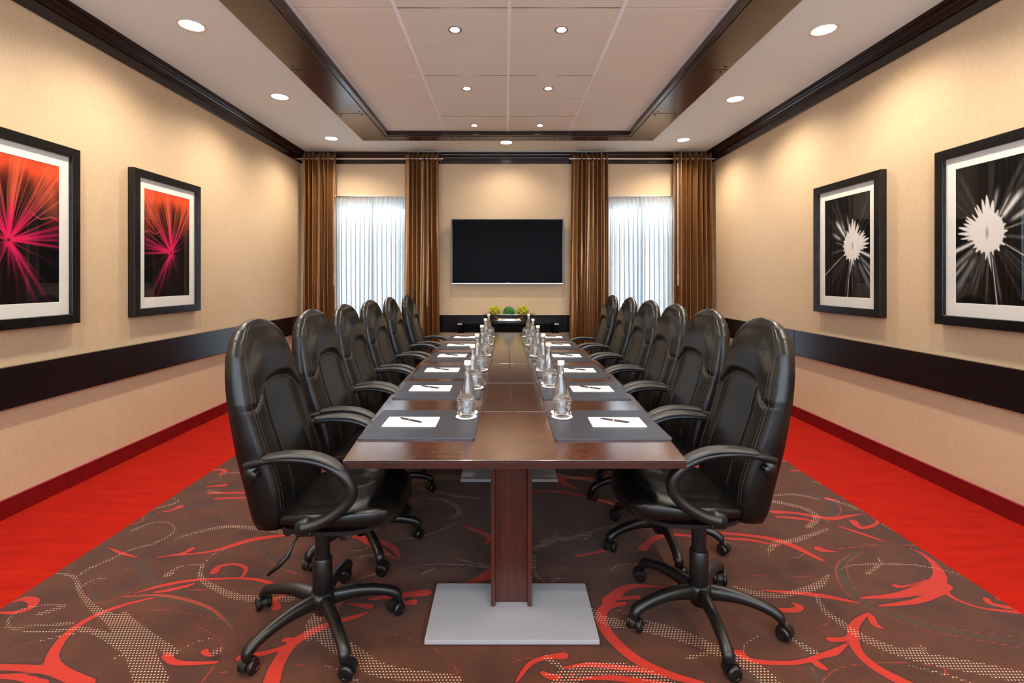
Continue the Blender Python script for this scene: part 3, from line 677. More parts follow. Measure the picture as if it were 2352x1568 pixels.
# ================================================================== TABLE
TZ = .75; TC = .033; TY_0, TY_1 = 1.736, 5.822; TM = (TY_0+TY_1)/2
def hw(y): return .617 + .082*(1-((y-TM)/((TY_1-TY_0)/2))**2)
table = tag(empty('conference_table', (TC, TM, 0)), 'long dark brown boat-shaped conference table on grey steel plates', 'table')
def toploc(p): return (p[0]-TC, p[1]-TM)
def board(name, poly, mat, z0=TZ-.004, z1=TZ, bev=.0012):
    bm = bmesh.new(); n = len(poly)
    vs = [bm.verts.new((*toploc(p), z0)) for p in poly]; f = bm.faces.new(vs)
    r = bmesh.ops.extrude_face_region(bm, geom=[f]); bmesh.ops.translate(bm, verts=[v for v in r['geom'] if isinstance(v, bmesh.types.BMVert)], vec=(0,0,z1-z0))
    bmesh.ops.recalc_face_normals(bm, faces=bm.faces)
    top = [e for e in bm.edges if all(abs(v.co.z-z1) < 1e-6 for v in e.verts)]
    bmesh.ops.bevel(bm, geom=top, offset=bev, segments=2, profile=.6, affect='EDGES')
    me = bpy.data.meshes.new(name); bm.to_mesh(me); bm.free(); me.materials.append(mat)
    o = bpy.data.objects.new(name, me); COL.objects.link(o); o.parent = table; return o
def edge_pts(y0, y1, side, n=8):
    return [(TC+side*hw(y0+(y1-y0)*i/n), y0+(y1-y0)*i/n) for i in range(n+1)]
g = .0028
JY = [2.375, 3.03, 3.72, 4.44, 5.157]
outline = edge_pts(TY_0, TY_1, 1, 24) + edge_pts(TY_1, TY_0, -1, 24)
board('table_core', [(TC+(x-TC)*.997, TM+(y-TM)*.9985) for x, y in outline], M['core'], TZ-.007, TZ-.0042, .0002)
board('table_edge', outline, M['tedge'], TZ-.030, TZ-.0072, .0005)
board('tabletop_board', edge_pts(TY_0, JY[0]-g, 1) + edge_pts(JY[0]-g, TY_0, -1), M['tw_x'])
board('tabletop_board', edge_pts(JY[-1]+g, TY_1, 1) + edge_pts(TY_1, JY[-1]+g, -1), M['tw_x'])
CL, CR_ = TC-.143, TC+.143
for a, b in zip(JY[:-1], JY[1:]):
    a2, b2 = a+g, b-g
    board('tabletop_board', edge_pts(a2, b2, 1) + [(CR_+g, b2), (CR_+g, a2)], M['tw_y'])
    board('tabletop_board', [(CL-g, a2), (CL-g, b2)] + edge_pts(b2, a2, -1), M['tw_y'])
    board('centre_panel', [(CL+g, a2), (TC-g, a2), (TC-g, b2), (CL+g, b2)], M['tw_y'])
    board('centre_panel', [(TC+g, a2), (CR_-g, a2), (CR_-g, b2), (TC+g, b2)], M['tw_y'])
MB().box(-.36, .36, -1.75, 1.75, TZ-.055, TZ-.031).build('under_frame', M['core'], table)
ped = None
for y0 in (1.848, 3.33, 3.89, 5.37):
    if ped is None:
        ped = empty('pedestal', (0, 0, 0), 0, table)
        MB().box(-.335, .335, 0, .345, .004, .022, .0015).build('floor_plate', M['plate'], ped)
        MB().box(-.086, -.068, .196-.01, .33, .024, TZ-.056, .002).build('flange_board', M['ped'], ped)
        MB().box(.068, .086, .196-.01, .33, .024, TZ-.056, .002).build('flange_board', M['ped'], ped)
        MB().box(-.067, .067, .215, .300, .024, TZ-.056).build('web_board', M['ped'], ped)
        q = ped
    else:
        q = copy_tree(ped, table)
    q.location = (-.008, y0-TM, 0)

# ================================================================== CHAIRS  (local: faces +X, origin on the floor below the column)
def back_w(z):
    zs = [.49,.52,.6,.8,.95,1.05,1.12,1.17,1.205,1.228,1.238,1.242]; ws = [.200,.216,.222,.230,.231,.220,.203,.172,.132,.088,.048,.012]
    return np.interp(z, zs, ws)
def back_f(z): return np.interp(z, [.49,.55,.62,.75,.88,1.0,1.1,1.17,1.215,1.242], [-.075,-.062,-.072,-.118,-.160,-.190,-.207,-.222,-.240,-.268])
def back_r(z): return np.interp(z, [.49,.55,.75,.9,1.0,1.1,1.17,1.215,1.242], [-.180,-.200,-.244,-.268,-.282,-.292,-.295,-.291,-.272])
def seam_z(u): return 1.012 - .012*(u/.45)**2 if abs(u) < .45 else 1.0 - .075*smoothstep(.45, .86, np.array(abs(u)))
def front_disp(u, z):
    d = .006*(1-u*u)
    sz = float(seam_z(u)); 
    if z < 1.2:
        h = z - sz
        hood = smoothstep(-.004, .035, np.array(h)) * (1-smoothstep(.10, .2, np.array(h)))
        d += .019*float(hood)*(1-float(smoothstep(.84,.99,np.array(abs(u)))))
        d -= .006*math.exp(-((h+.002)/.006)**2)*(1-float(smoothstep(.84,.95,np.array(abs(u)))))
    # side bolsters against the hollow middle panel
    if z < sz:
        bol = float(smoothstep(.5, .66, np.array(abs(u))))*float(smoothstep(.55,.7,np.array(z)))
        d += .012*bol*(1-float(smoothstep(.88,1.0,np.array(abs(u)))))
        d -= .004*math.exp(-((abs(u)-.50)/.022)**2)
        d += .010*math.exp(-((z-.70)/.09)**2)*(1-u*u)
    d -= .0025*math.exp(-((abs(u)-.90)/.014)**2)
    return d
def surf(u, z, lift=.0008):
    """point on the front of the backrest"""
    wz = float(back_w(z)); xf, xr = float(back_f(z)), float(back_r(z)); c = (xf+xr)/2; t = (xf-xr)/2
    e = (1-abs(u)**4.5)**(1/4.5) if abs(u) < 1 else 0
    return (c + t*e + front_disp(u, z) + lift, u*wz, z)
zz = np.concatenate([np.linspace(.49, .56, 6)[:-1], np.linspace(.56, .90, 22)[:-1], np.linspace(.90, 1.06, 44)[:-1], np.linspace(1.06, 1.242, 30)])
us = np.concatenate([np.linspace(-1, -.86, 9)[:-1], np.linspace(-.86, -.40, 22)[:-1], np.linspace(-.4, .4, 15)[:-1], np.linspace(.4, .86, 22)[:-1], np.linspace(.86, 1, 9)])
def back_mesh():
    rings = []
    for z in zz:
        wz = float(back_w(z)); xf, xr = float(back_f(z)), float(back_r(z)); c = (xf+xr)/2; t = (xf-xr)/2; ring = []
        for u in us:
            e = max(0, 1-abs(u)**4.5)**(1/4.5); ring.append((c+t*e+front_disp(u, z)*e, u*wz, z))
        for u in np.linspace(.97, -.97, 25):
            e = max(0, 1-abs(u)**4.5)**(1/4.5); ring.append((c-t*e-.012*(1-u*u), u*wz, z))
        rings.append(ring)
    return MB().loft(rings)
def seat_mesh():
    X0, X1 = -.145, .352; rings = []
    for x in np.concatenate([np.linspace(X0, X0+.03, 5)[:-1], np.linspace(X0+.03, X1-.06, 26)[:-1], X1-.06+.06*np.sin(np.linspace(0, math.pi/2, 12))]):
        t = (x-X0)/(X1-X0)
        wy = float(np.interp(t, [0,.05,.3,.62,.8,.9,.96,1.0], [.165,.19,.222,.234,.222,.195,.148,.05]))
        top = float(np.interp(t, [0,.2,.45,.7,.85,.94,1.0], [.548,.560,.566,.576,.578,.566,.528])); bot = float(np.interp(t, [0,.6,.85,1.0], [.495,.49,.490,.515]))
        c = (top+bot)/2; h = (top-bot)/2; ring = []
        n = 52
        for j in range(n):
            a = 2*math.pi*j/n; cc, ss = math.cos(a), math.sin(a)
            yy = math.copysign(abs(cc)**(2/3.2), cc); q = math.copysign(abs(ss)**(2/3.2), ss)
            z = c + h*q
            if q > 0:
                z += .014*(1-yy*yy)*math.sin(math.pi*min(1,t*1.05))*0 + .012*(abs(yy)**2.5)*float(smoothstep(.1,.4,np.array(t)))*(1-float(smoothstep(.75,.95,np.array(t))))
                rr = math.hypot((x-.05)/.215, yy/.72)
                z -= .006*math.exp(-((rr-1)/.035)**2)*(1 if q > .5 else 0)
            ring.append((x, yy*wy, z))
        rings.append(ring)
    return MB().loft(rings)
def make_chair():
    r = empty('office_chair', (0,0,0))
    bk = back_mesh().build('backrest', M['leather'], r, True)
    st = MB()
    def seamline(f, n, rad=.0016, off=0): st.sweep([f(i/n) for i in range(n+1)], (rad, rad), 5)
    for o_ in (0, -.009):
        seamline(lambda t, o_=o_: surf(-.86+1.72*t, float(seam_z(-.86+1.72*t))+o_, .0006), 50, .0014)
    for s_ in (-1, 1):
        seamline(lambda t, s_=s_: surf(s_*(.50-.05*t), .60+.395*t, .0010), 40, .0013)
        seamline(lambda t, s_=s_: surf(s_*.90, .56+.58*t, .0004), 40, .0014); seamline(lambda t, s_=s_: surf(s_*.865, .56+.56*t, .0006), 40, .0009)
    tag(st.build('stitching', M['thread'], bk), kind='stuff')
    MB().box(-.145, -.09, -.17, .17, .478, .495, .006).build('back_shell_foot', M['black_plastic'], bk)
    seat = seat_mesh().build('seat', M['leather'], r, True)
    sp_ = MB(); pr = []
    for i in range(49):   # welt around the lower seat edge
        a = 2*math.pi*i/48; x = .10+.245*math.copysign(abs(math.cos(a))**.7, math.cos(a)); y = .240*math.copysign(abs(math.sin(a))**.7, math.sin(a)); pr.append((x, y*(1-.18*max(0,(x-.2))/.15), .512))
    MB().prism([(.10+(p[0]-.10)*.95, p[1]*.95) for p in pr[:-1]], .484, .498).build('seat_pan', M['black_plastic'], seat)
    for s_ in (1, -1):
        y = .236*s_
        ctrl = [(-.190,.738,.012,.012),(-.165,.746,.016,.014),(-.13,.755,.021,.013),(-.06,.766,.024,.012),(.03,.763,.025,.012),(.10,.744,.025,.014),(.155,.708,.025,.018),(.186,.660,.023,.020),(.178,.612,.022,.020),(.13,.568,.022,.019),(.07,.536,.024,.020),(.015,.522,.026,.020)]
        P = cr(ctrl, 6)
        arm = MB().sweep([(p[0], y + s_*(.005*math.sin(math.pi*min(1, max(0,(p[0]+.1)/.3)))), p[1]) for p in P], [(p[2], p[3]) for p in P], 14, p=2.6).build('armrest', M['arm_plastic'], r, True)
        padc = [(-.125,.767,.012,.004),(-.105,.772,.026,.009),(-.03,.781,.030,.010),(.05,.777,.030,.010),(.11,.757,.028,.010),(.145,.734,.022,.009),(.160,.720,.010,.004)]
        Q = cr(padc, 6)
        MB().sweep([(p[0], y + s_*.003, p[1]) for p in Q], [(p[2], p[3]) for p in Q], 14, p=2.4).build('arm_pad', M['armpad'], arm, True)
        b = MB(); b2 = MB()
        b.lathe([(.030,-.012*s_),(.032,.004*s_),(.027,.016*s_),(.020,.019*s_)], 20, (.018, y, .525), axis='y'); b.lathe([(.012,0),(.011,.024*s_),(.004,.026*s_)], 16, (.018, y, .525), axis='y')
        b2.lathe([(.014,0),(.013,.022*s_),(.005,.025*s_)], 16, (-.150, y, .712), axis='y'); b2.build('bolt_cover', M['black_plastic'], arm, True, 40)
        b.build('bolt_cover', M['black_plastic'], arm, True, 40)
        MB().sweep([(-.172, y-.010*s_, .742), (-.175, y-.012*s_, .70), (-.165, y-.024*s_, .665)], [(.014,.026),(.014,.024),(.010,.014)], 12).build('bracket', M['arm_plastic'], arm, True)
        MB().box(-.01, .045, min(y, .14*s_), max(y, .14*s_), .486, .500, .003).build('arm_strut', M['black_plastic'], arm)
    # tilt mechanism, levers and column
    mech = MB().box(-.10, .12, -.075, .075, .435, .484, .012).build('tilt_mechanism', M['black_plastic'], r)
    MB().lathe([(.026,0),(.030,.01),(.033,.055),(.022,.062)], 20, (0,0,0), axis='z').build('tension_knob', M['black_plastic'], mech, True, 40)
    kn = mech.children[0]; kn.location = (.10, -.05, .447); kn.rotation_euler = (0, math.radians(162), 0)
    MB().sweep([(-.02,-.07,.455),(-.03,-.13,.45),(-.045,-.17,.43),(-.06,-.185,.39),(-.09,-.195,.36),(-.125,-.20,.33)], [(.004,.004),(.004,.004),(.004,.004),(.006,.009),(.006,.010),(.004,.005)], 8).build('height_lever', M['black_plastic'], mech, True)
    MB().lathe([(.017,0),(.020,.004),(.020,.022),(.014,.026)], 18, (-.07,-.165,.47), axis='y').build('tilt_knob', M['black_plastic'], mech, True, 40)
    MB().lathe([(.014,.43),(.014,.44)], 12).build('piston', M['chrome'], mech) if False else None
    col = MB().lathe([(.029,.27),(.029,.40),(.034,.405),(.034,.44)], 24).build('column', M['black_plastic'], r, True, 40)
    MB().lathe([(.036,.135),(.038,.14),(.038,.278),(.034,.284),(.029,.284)], 24).build('column_cover', M['black_plastic'], col, True, 40)
    hub = MB().lathe([(.012,.055),(.030,.060),(.040,.085),(.050,.10),(.052,.13),(.046,.146),(.038,.150)], 28).build('base_hub', M['arm_plastic'], r, True, 50)
    leg0 = cas0 = None
    for k_ in range(5):
        a = math.radians(-2+18+72*k_)
        if leg0 is None:
            L = cr([(.02,.112,.020,.030),(.06,.118,.023,.028),(.13,.122,.022,.023),(.20,.114,.021,.020),(.26,.098,.021,.019),(.292,.080,.022,.020),(.300,.062,.020,.014),(.300,.052,.017,.010)], 5)
            leg0 = MB().sweep([(p[0], 0, p[1]) for p in L], [(p[2], p[3]) for p in L], 14, p=2.5).build('base_leg', M['arm_plastic'], r, True); lg = leg0
            cas0 = empty('caster', (0,0,0), 0, r)
            MB().lathe([(.006,.040),(.006,.058),(.012,.058),(.012,.066)], 12).build('stem', M['chrome'], cas0)
            hood = []
            for i in range(13):
                t = math.radians(-10+200*i/12); hood.append((.030*math.cos(t)-.012, .030*math.sin(t)+.027))
            H = MB(); n = len(hood); inn = [((x+.012)*.86-.012, (z-.027)*.86+.027) for x, z in hood]
            H.loft([[(x, -.011, z) for x, z in hood+inn[::-1]], [(x, .011, z) for x, z in hood+inn[::-1]]]); H.build('hood', M['arm_plastic'], cas0, True, 35)
            for s_ in (-1, 1):
                MB().lathe([(.004, 0),(.022, 0),(.0262, .004*s_),(.0265, .013*s_),(.022,.018*s_),(.014,.019*s_),(.013,.017*s_),(.002,.017*s_)], 24, (-.012, .0115*s_, .0268), axis='y').build('wheel', M['black_plastic'], cas0, True, 30)
            cs = cas0
        else:
            lg = leg0.copy(); COL.objects.link(lg); cs = copy_tree(cas0, r)
        lg.rotation_euler = (0,0,a)
        cs.location = (.300*math.cos(a), .300*math.sin(a), 0); cs.rotation_euler = (0,0,a+math.radians([35,-80,150,20,-130][k_]))
    return r
chair0 = make_chair()
LX = [(-.738,1.95,1.0),(-.758,2.55,-1.0),(-.772,3.12,.5),(-.778,3.72,-1.0),(-.770,4.34,2.0),(-.752,5.01,0.5)]
RX = [(.800,2.00,-1.0),(.820,2.57,1.0),(.835,3.135,-1.0),(.842,3.70,1.0),(.835,4.28,-2.0),(.815,4.89,0)]
OR = ['nearest', 'second-nearest', 'third-nearest', 'third-farthest', 'second-farthest', 'farthest']
def seq(i): return OR[i]
for side, lst in (('left', LX), ('right', RX)):
    for i, (x, y, a) in enumerate(lst):
        c = chair0 if (side == 'left' and i == 0) else copy_tree(chair0)
        c.location = (x, y, 0); c.rotation_euler = (0, 0, math.radians(a + (0 if side == 'left' else 180)))
        lab = 'black leather high-back office chair, %s on the %s side of the table' % (seq(i), side)
        tag(c, lab, 'chair', 'office chairs along both sides of the table')

# ================================================================== PLACE SETTINGS
def rrect(x0, x1, y0, y1, r, n=5):
    P = []
    for cx_, cy_, a0 in ((x1-r,y1-r,0),(x0+r,y1-r,90),(x0+r,y0+r,180),(x1-r,y0+r,270)):
        for i in range(n+1):
            a = math.radians(a0+90*i/n); P.append((cx_+r*math.cos(a), cy_+r*math.sin(a)))
    return P
def bev_slab(name, poly, z0, z1, mat, bev):
    bm = bmesh.new(); vs = [bm.verts.new((x, y, z0)) for x, y in poly]; f = bm.faces.new(vs)
    r = bmesh.ops.extrude_face_region(bm, geom=[f]); bmesh.ops.translate(bm, verts=[v for v in r['geom'] if isinstance(v, bmesh.types.BMVert)], vec=(0,0,z1-z0))
    bmesh.ops.recalc_face_normals(bm, faces=bm.faces)
    top = [e for e in bm.edges if all(abs(v.co.z-z1) < 1e-6 for v in e.verts)]
    bmesh.ops.bevel(bm, geom=top, offset=bev, segments=2, profile=.5, affect='EDGES')
    me = bpy.data.meshes.new(name); bm.to_mesh(me); bm.free(); me.materials.append(mat)
    o = bpy.data.objects.new(name, me); COL.objects.link(o); return o
PADH = .007
pad0 = bev_slab('desk_pad', rrect(-.2375,.2375,-.215,.215,.012), 0, PADH, M['pad'], .0015)
paper0 = bev_slab('notepad', rrect(-.118,.118,-.07,.07,.001,1), 0, .003, M['paper'], .0002)
def make_pen():
    r = empty('pen')
    MB().lathe([(.0008,-.070),(.0028,-.060),(.0042,-.050),(.0044,-.006)], 12, axis='x').build('barrel', M['pen'], r, True, 40)
    MB().lathe([(.0046,-.006),(.0046,-.001)], 12, axis='x').build('band', M['chrome'], r, True, 40)
    MB().lathe([(.0045,-.001),(.0045,.050),(.0040,.062),(.0022,.064),(.0022,.070)], 12, axis='x').build('cap', M['pen'], r, True, 40)
    MB().box(.012,.058,-.0008,.0008,.0045,.0060).build('clip', M['chrome'], r); return r
pen0 = make_pen()
def make_bottle():
    r = empty('water_bottle')
    out = [(.0,.0),(.030,.0),(.038,.004),(.0405,.014),(.041,.040),(.0395,.065),(.0345,.098),(.0275,.130),(.0205,.160),(.0155,.182),(.0138,.195),(.0135,.218),(.0150,.220),(.0150,.224),(.0135,.226),(.0132,.232)]
    inn = [(.0112,.232),(.0112,.195),(.0130,.182),(.0180,.160),(.0250,.130),(.0320,.098),(.0370,.065),(.0385,.040),(.0375,.014),(.030,.006),(.0,.005)]
    MB().lathe(out+inn, 36).build('bottle_glass', M['glass'], r, True, 60)
    wt = [(.0,.0056),(.0295,.0066),(.0370,.0145),(.0380,.040),(.0365,.065),(.0315,.098),(.0245,.130),(.0175,.160),(.0125,.1825),(.0,.183)]
    MB().lathe(wt, 32).build('water', M['water'], r, True, 60)
    MB().lathe([(.0158,.226),(.0168,.228),(.0168,.243),(.0158,.2465),(.0,.247)], 28).build('cap', M['cap'], r, True, 40); return r
bottle0 = make_bottle()
tum = MB().lathe([(.0345,0),(.0385,.018),(.0435,.045),(.0448,.062),(.0425,.082),(.0350,.096),(.0280,.1005),(.0,.1015),(.0,.0880),(.018,.0880),(.029,.084),(.0375,.074),(.0402,.060),(.0392,.045),(.0350,.018),(.0322,0)], 36, closed=False)
tumbler0 = tum.build('upturned_tumbler', M['glass'], None, True, 60)
coast0 = bev_slab('paper_coaster', [(.0490*math.cos(2*math.pi*i/40), .0490*math.sin(2*math.pi*i/40)) for i in range(40)], 0, .0022, M['paper'], .0004)
used = set()
def inst(o):
    if o.name in used: return copy_tree(o)
    used.add(o.name); return o
# pad (x centre, y centre), bottle (x,y), glass (x,y), pen angle
PL = [(-.362,2.166),(-.378,2.836),(-.386,3.410),(-.386,4.050),(-.388,4.710),(-.388,5.350)]
PR = [(.437,2.160),(.441,2.820),(.449,3.400),(.450,4.045),(.449,4.715),(.448,5.360)]
BL = [(-.183,2.335),(-.200,2.93),(-.205,3.49),(-.202,4.15),(-.200,4.83),(-.190,5.46)]
GL = [(-.183,2.256),(-.178,2.92-.06),(-.172,3.46-.03),(-.170,4.09),(-.170,4.77),(-.168,5.40)]
BR = [(.268,2.335),(.268,2.99),(.272,3.49),(.276,4.12),(.272,4.80),(.262,5.46)]
GR = [(.264,2.256),(.267,2.90),(.262,3.41),(.250,4.05),(.246,4.72),(.235,5.40)]
pa = [-32,-29,-31,-27,-30,-28]; pb = [-29,-32,-28,-31,-30,-33]
for side, PP, BB, GG, ang, ox in (('left', PL, BL, GL, pa, -.060), ('right', PR, BR, GR, pb, .062)):
    for i in range(6):
        px_, py_ = PP[i]
        where = 'the %s place, %s side' % (seq(i), side)
        o = inst(pad0); o.location = (px_, py_, TZ+.0002); tag(o, 'dark grey leather desk pad at %s of table' % where, 'desk pad', 'leather desk pads on the table')
        z = TZ+.0002+PADH+.0002
        o = inst(paper0); o.location = (px_+ox, py_+.012, z); o.rotation_euler = (0,0,math.radians(random.uniform(-1,1))); tag(o, 'white notepad under a pen at %s of table' % where, 'notepad', 'white notepads on the desk pads')
        o = inst(pen0); o.location = (px_+ox-.008, py_+.020, z+.003+.0048); o.rotation_euler = (0,0,math.radians(ang[i]+180*0)); tag(o, 'dark pen lying across the notepad at %s' % where, 'pen', 'pens on the notepads')
        for (bx, by), pr_, nm, lb, ct, gp in ((BB[i], bottle0, 'b', 'clear glass water bottle with white cap at %s', 'bottle', 'water bottles on the table'), (GG[i], tumbler0, 'g', 'upside-down clear glass tumbler at %s', 'glass', 'upturned tumblers on the table')):
            o = inst(coast0); dz = .0023 if (nm == 'g' and math.hypot(BB[i][0]-bx, BB[i][1]-by) < .098) else 0
            o.location = (bx, by, z+dz); tag(o, 'white round paper coaster under the %s at %s' % ('bottle' if nm == 'b' else 'tumbler', where), 'coaster', 'paper coasters on the desk pads')
            o = inst(pr_); o.location = (bx, by, z+dz+.0026); tag(o, lb % where, ct, gp)

# ================================================================== FRAMED PRINTS
def art_mesh(name, kind, wdt, hgt, mirror):
    nx, ny = 190, 270
    u = np.linspace(0, 1, nx); v = np.linspace(0, 1, ny); U, V = np.meshgrid(u, v)
    if mirror: U = 1-U
    P = U*wdt; Q = V*hgt
    rs = np.random.RandomState(4)
    if kind == 'pink':
        cx_, cy_ = .57*wdt, .43*hgt
        dx, dy = P-cx_, Q-cy_; R = np.hypot(dx, dy)+1e-6; TH = np.arctan2(dy, dx)
        top = smoothstep(.50, 1.02, V + .08*np.sin(7*U+1) + .05*np.sin(17*U))
        img = np.zeros(U.shape+(3,)); base = np.array([8,7,14])/255; org = np.array([236,84,44])/255
        blotch = .5+.5*np.sin(26*U+3*np.sin(5*V))*np.sin(9*U+2)
        tf = top*(.55+.45*blotch); tf = np.clip(tf + smoothstep(.82, 1.0, V)*.5, 0, 1)
        img = base*(1-tf[...,None]) + org*tf[...,None]
        rays = []
        for i in range(46): rays.append((math.radians(rs.uniform(48, 140)), rs.uniform(.002,.007), rs.uniform(.45,.95), rs.uniform(-.25,.25), rs.uniform(.5,.95)))
        for a_, w_, l_, b_ in ((162,.014,.5,1),(170,.016,.5,1),(176,.010,.5,.9),(184,.012,.5,1),(152,.006,.5,.9),(205,.003,.5,.5),(236,.018,.45,1),(246,.014,.5,.8),(228,.006,.4,.6),(258,.012,.3,.7),(270,.010,.2,.8),(290,.008,.16,.8),(322,.003,.3,.7),(335,.006,.12,.8),(20,.006,.18,.8),(35,.005,.25,.8)):
            rays.append((math.radians(a_), w_, l_, .0, b_))
        for i in range(26): rays.append((math.radians(rs.uniform(0,360)), rs.uniform(.002,.005), rs.uniform(.06,.22), 0, .7))
        for i in range(16): rays.append((math.radians(rs.uniform(245,300)), rs.uniform(.003,.006), rs.uniform(.2,.42), 0, .22))
        for a_, w_, l_, cv, b_ in rays:
            d = TH - a_ - cv*R; d = (d+math.pi) % (2*math.pi) - math.pi
            perp = np.abs(np.sin(d))*R; ok = np.cos(d) > 0
            inten = b_*np.exp(-(perp/(w_*(.6+R*1.2)))**2)*np.clip(1.15-R/l_, 0, 1)*ok
            hi = smoothstep(.50, .80, V)[...,None]
            colr = np.array([246,34,100])/255*(1-hi) + np.array([250,110,78])/255*hi
            img = img*(1-inten[...,None]) + colr*inten[...,None]
        core = np.exp(-(R/.035)**2)*.8; img = img*(1-core[...,None]) + np.array([238,50,96])/255*core[...,None]
        cc = np.exp(-(R/.010)**2); img = img*(1-.7*cc[...,None])
        line = np.exp(-((V-(.60+.12*(U-.1)+.02*np.sin(20*U)))/.004)**2)*(U < .35)*.8; img = img*(1-line[...,None]) + np.array([250,90,90])/255*line[...,None]
        
    else:
        cx_, cy_ = .39*wdt, .49*hgt      # counted from the camera-side edge
        dx, dy = P-cx_, Q-cy_; R = np.hypot(dx, dy)+1e-6; TH = np.arctan2(dy, dx)
        def fbm(a, f, s): return sum(np.sin(a*f*k_+s*k_)/k_ for k_ in (1,2,3,5))
        img_v = np.zeros_like(R)
        ang = [82,92,101,110,119,128,138,147,156,165,174,183,192,203,216,230,245,262,280,300,322,345,8,30,52,68]
        lng = [.21,.24,.245,.235,.21,.19,.185,.19,.195,.20,.195,.18,.16,.145,.135,.13,.14,.16,.13,.12,.115,.11,.11,.12,.13,.16]
        for a_, l_ in zip(ang, lng):
            a_ = math.radians(a_ + rs.uniform(-2.5,2.5)); l_ *= rs.uniform(.9,1.08); d = (TH-a_+math.pi) % (2*math.pi)-math.pi; perp = np.abs(np.sin(d))*R; t = R/l_
            wv = .0185*np.clip(1-t**3, 0, 1)*(.7+.3*np.sin(a_*5))+.002
            img_v = np.maximum(img_v, smoothstep(1.4, .6, perp/wv)*smoothstep(1.02, .93, t)*(np.cos(d) > 0))
        img_v = np.maximum(img_v, smoothstep(1.08, .92, np.hypot((dx+.012)/.100, (dy-.015)/.125)))
        tail = np.exp(-((dx-.01*np.sin(dy*20))/(.028*np.clip(1+dy/.22,.05,1)))**2)*(dy < 0)*(dy > -.22); img_v = np.maximum(img_v, tail)
        rs2 = np.random.RandomState(9)
        for a_, l0, l1, w_, b_ in [(-22,.09,.30,.016,.95),(128,.15,.30,.020,.95),(118,.14,.26,.010,.7),(100,.15,.27,.012,.6),(-40,.16,.36,.018,.5),(-58,.2,.42,.022,.45),(-48,.25,.4,.012,.6),(165,.1,.2,.008,.5),(215,.1,.5,.003,.9),(-96,.15,.6,.003,.95),(190,.12,.25,.015,.3),(150,.18,.26,.018,.7)] + [(rs2.uniform(-150,-20), rs2.uniform(.1,.16), rs2.uniform(.25,.45), rs2.uniform(.004,.012), rs2.uniform(.12,.35)) for _ in range(22)] + [(rs2.uniform(20,160), .15, rs2.uniform(.25,.5), rs2.uniform(.006,.014), rs2.uniform(.08,.2)) for _ in range(14)]:
            a_ = math.radians(180-a_); d = (TH-a_+math.pi) % (2*math.pi)-math.pi; perp = np.abs(np.sin(d))*R
            inten = b_*np.exp(-(perp/(w_*(.5+2*R)))**2)*smoothstep(l0*.6, l0, R)*smoothstep(l1*1.15, l1*.8, R)*(np.cos(d) > 0)
            img_v = np.maximum(img_v, inten)
        img_v *= 1-.35*np.exp(-(((dx+.015)/.010)**2+((dy-.01)/.035)**2))
        streak = .05*np.abs(np.sin(47*U+4*np.sin(2*U)))*(.4+.6*V)
        g_ = np.clip(img_v + streak + .02, 0, 1)
        img = g_[...,None]*np.array([.96,.94,.92]) + (1-g_[...,None])*np.array([.015,.015,.02])*1.0
    X = np.zeros_like(U); 
    me = bpy.data.meshes.new(name); n = nx*ny
    Uy, Vz = np.meshgrid(u*wdt, v*hgt)
    me.vertices.add(n); me.vertices.foreach_set('co', np.stack([X.ravel(), Uy.ravel(), Vz.ravel()], 1).ravel())
    idx = np.arange(n).reshape(ny, nx); q = np.stack([idx[:-1,:-1].ravel(), idx[:-1,1:].ravel(), idx[1:,1:].ravel(), idx[1:,:-1].ravel()], 1)
    me.loops.add(q.size); me.loops.foreach_set('vertex_index', q.ravel().astype(np.int32))
    me.polygons.add(len(q)); me.polygons.foreach_set('loop_start', np.arange(0, q.size, 4, dtype=np.int32)); me.polygons.foreach_set('loop_total', np.full(len(q), 4, np.int32)); me.update(); me.validate()
    at = me.color_attributes.new('print', 'FLOAT_COLOR', 'POINT')
    lin = np.where(img <= .04045, img/12.92, ((np.clip(img,0,1)+.055)/1.055)**2.4); rgba = np.concatenate([lin.reshape(-1,3), np.ones((n,1))], 1)
    at.data.foreach_set('color', rgba.ravel().astype(np.float32)); return me
pm = N('art_print'); an = pm.n('ShaderNodeVertexColor'); an.layer_name = 'print'; pm.l(an.outputs[0], pm.b.inputs['Base Color']); pm.set(Roughness=.7, Specular_IOR_Level=.1)
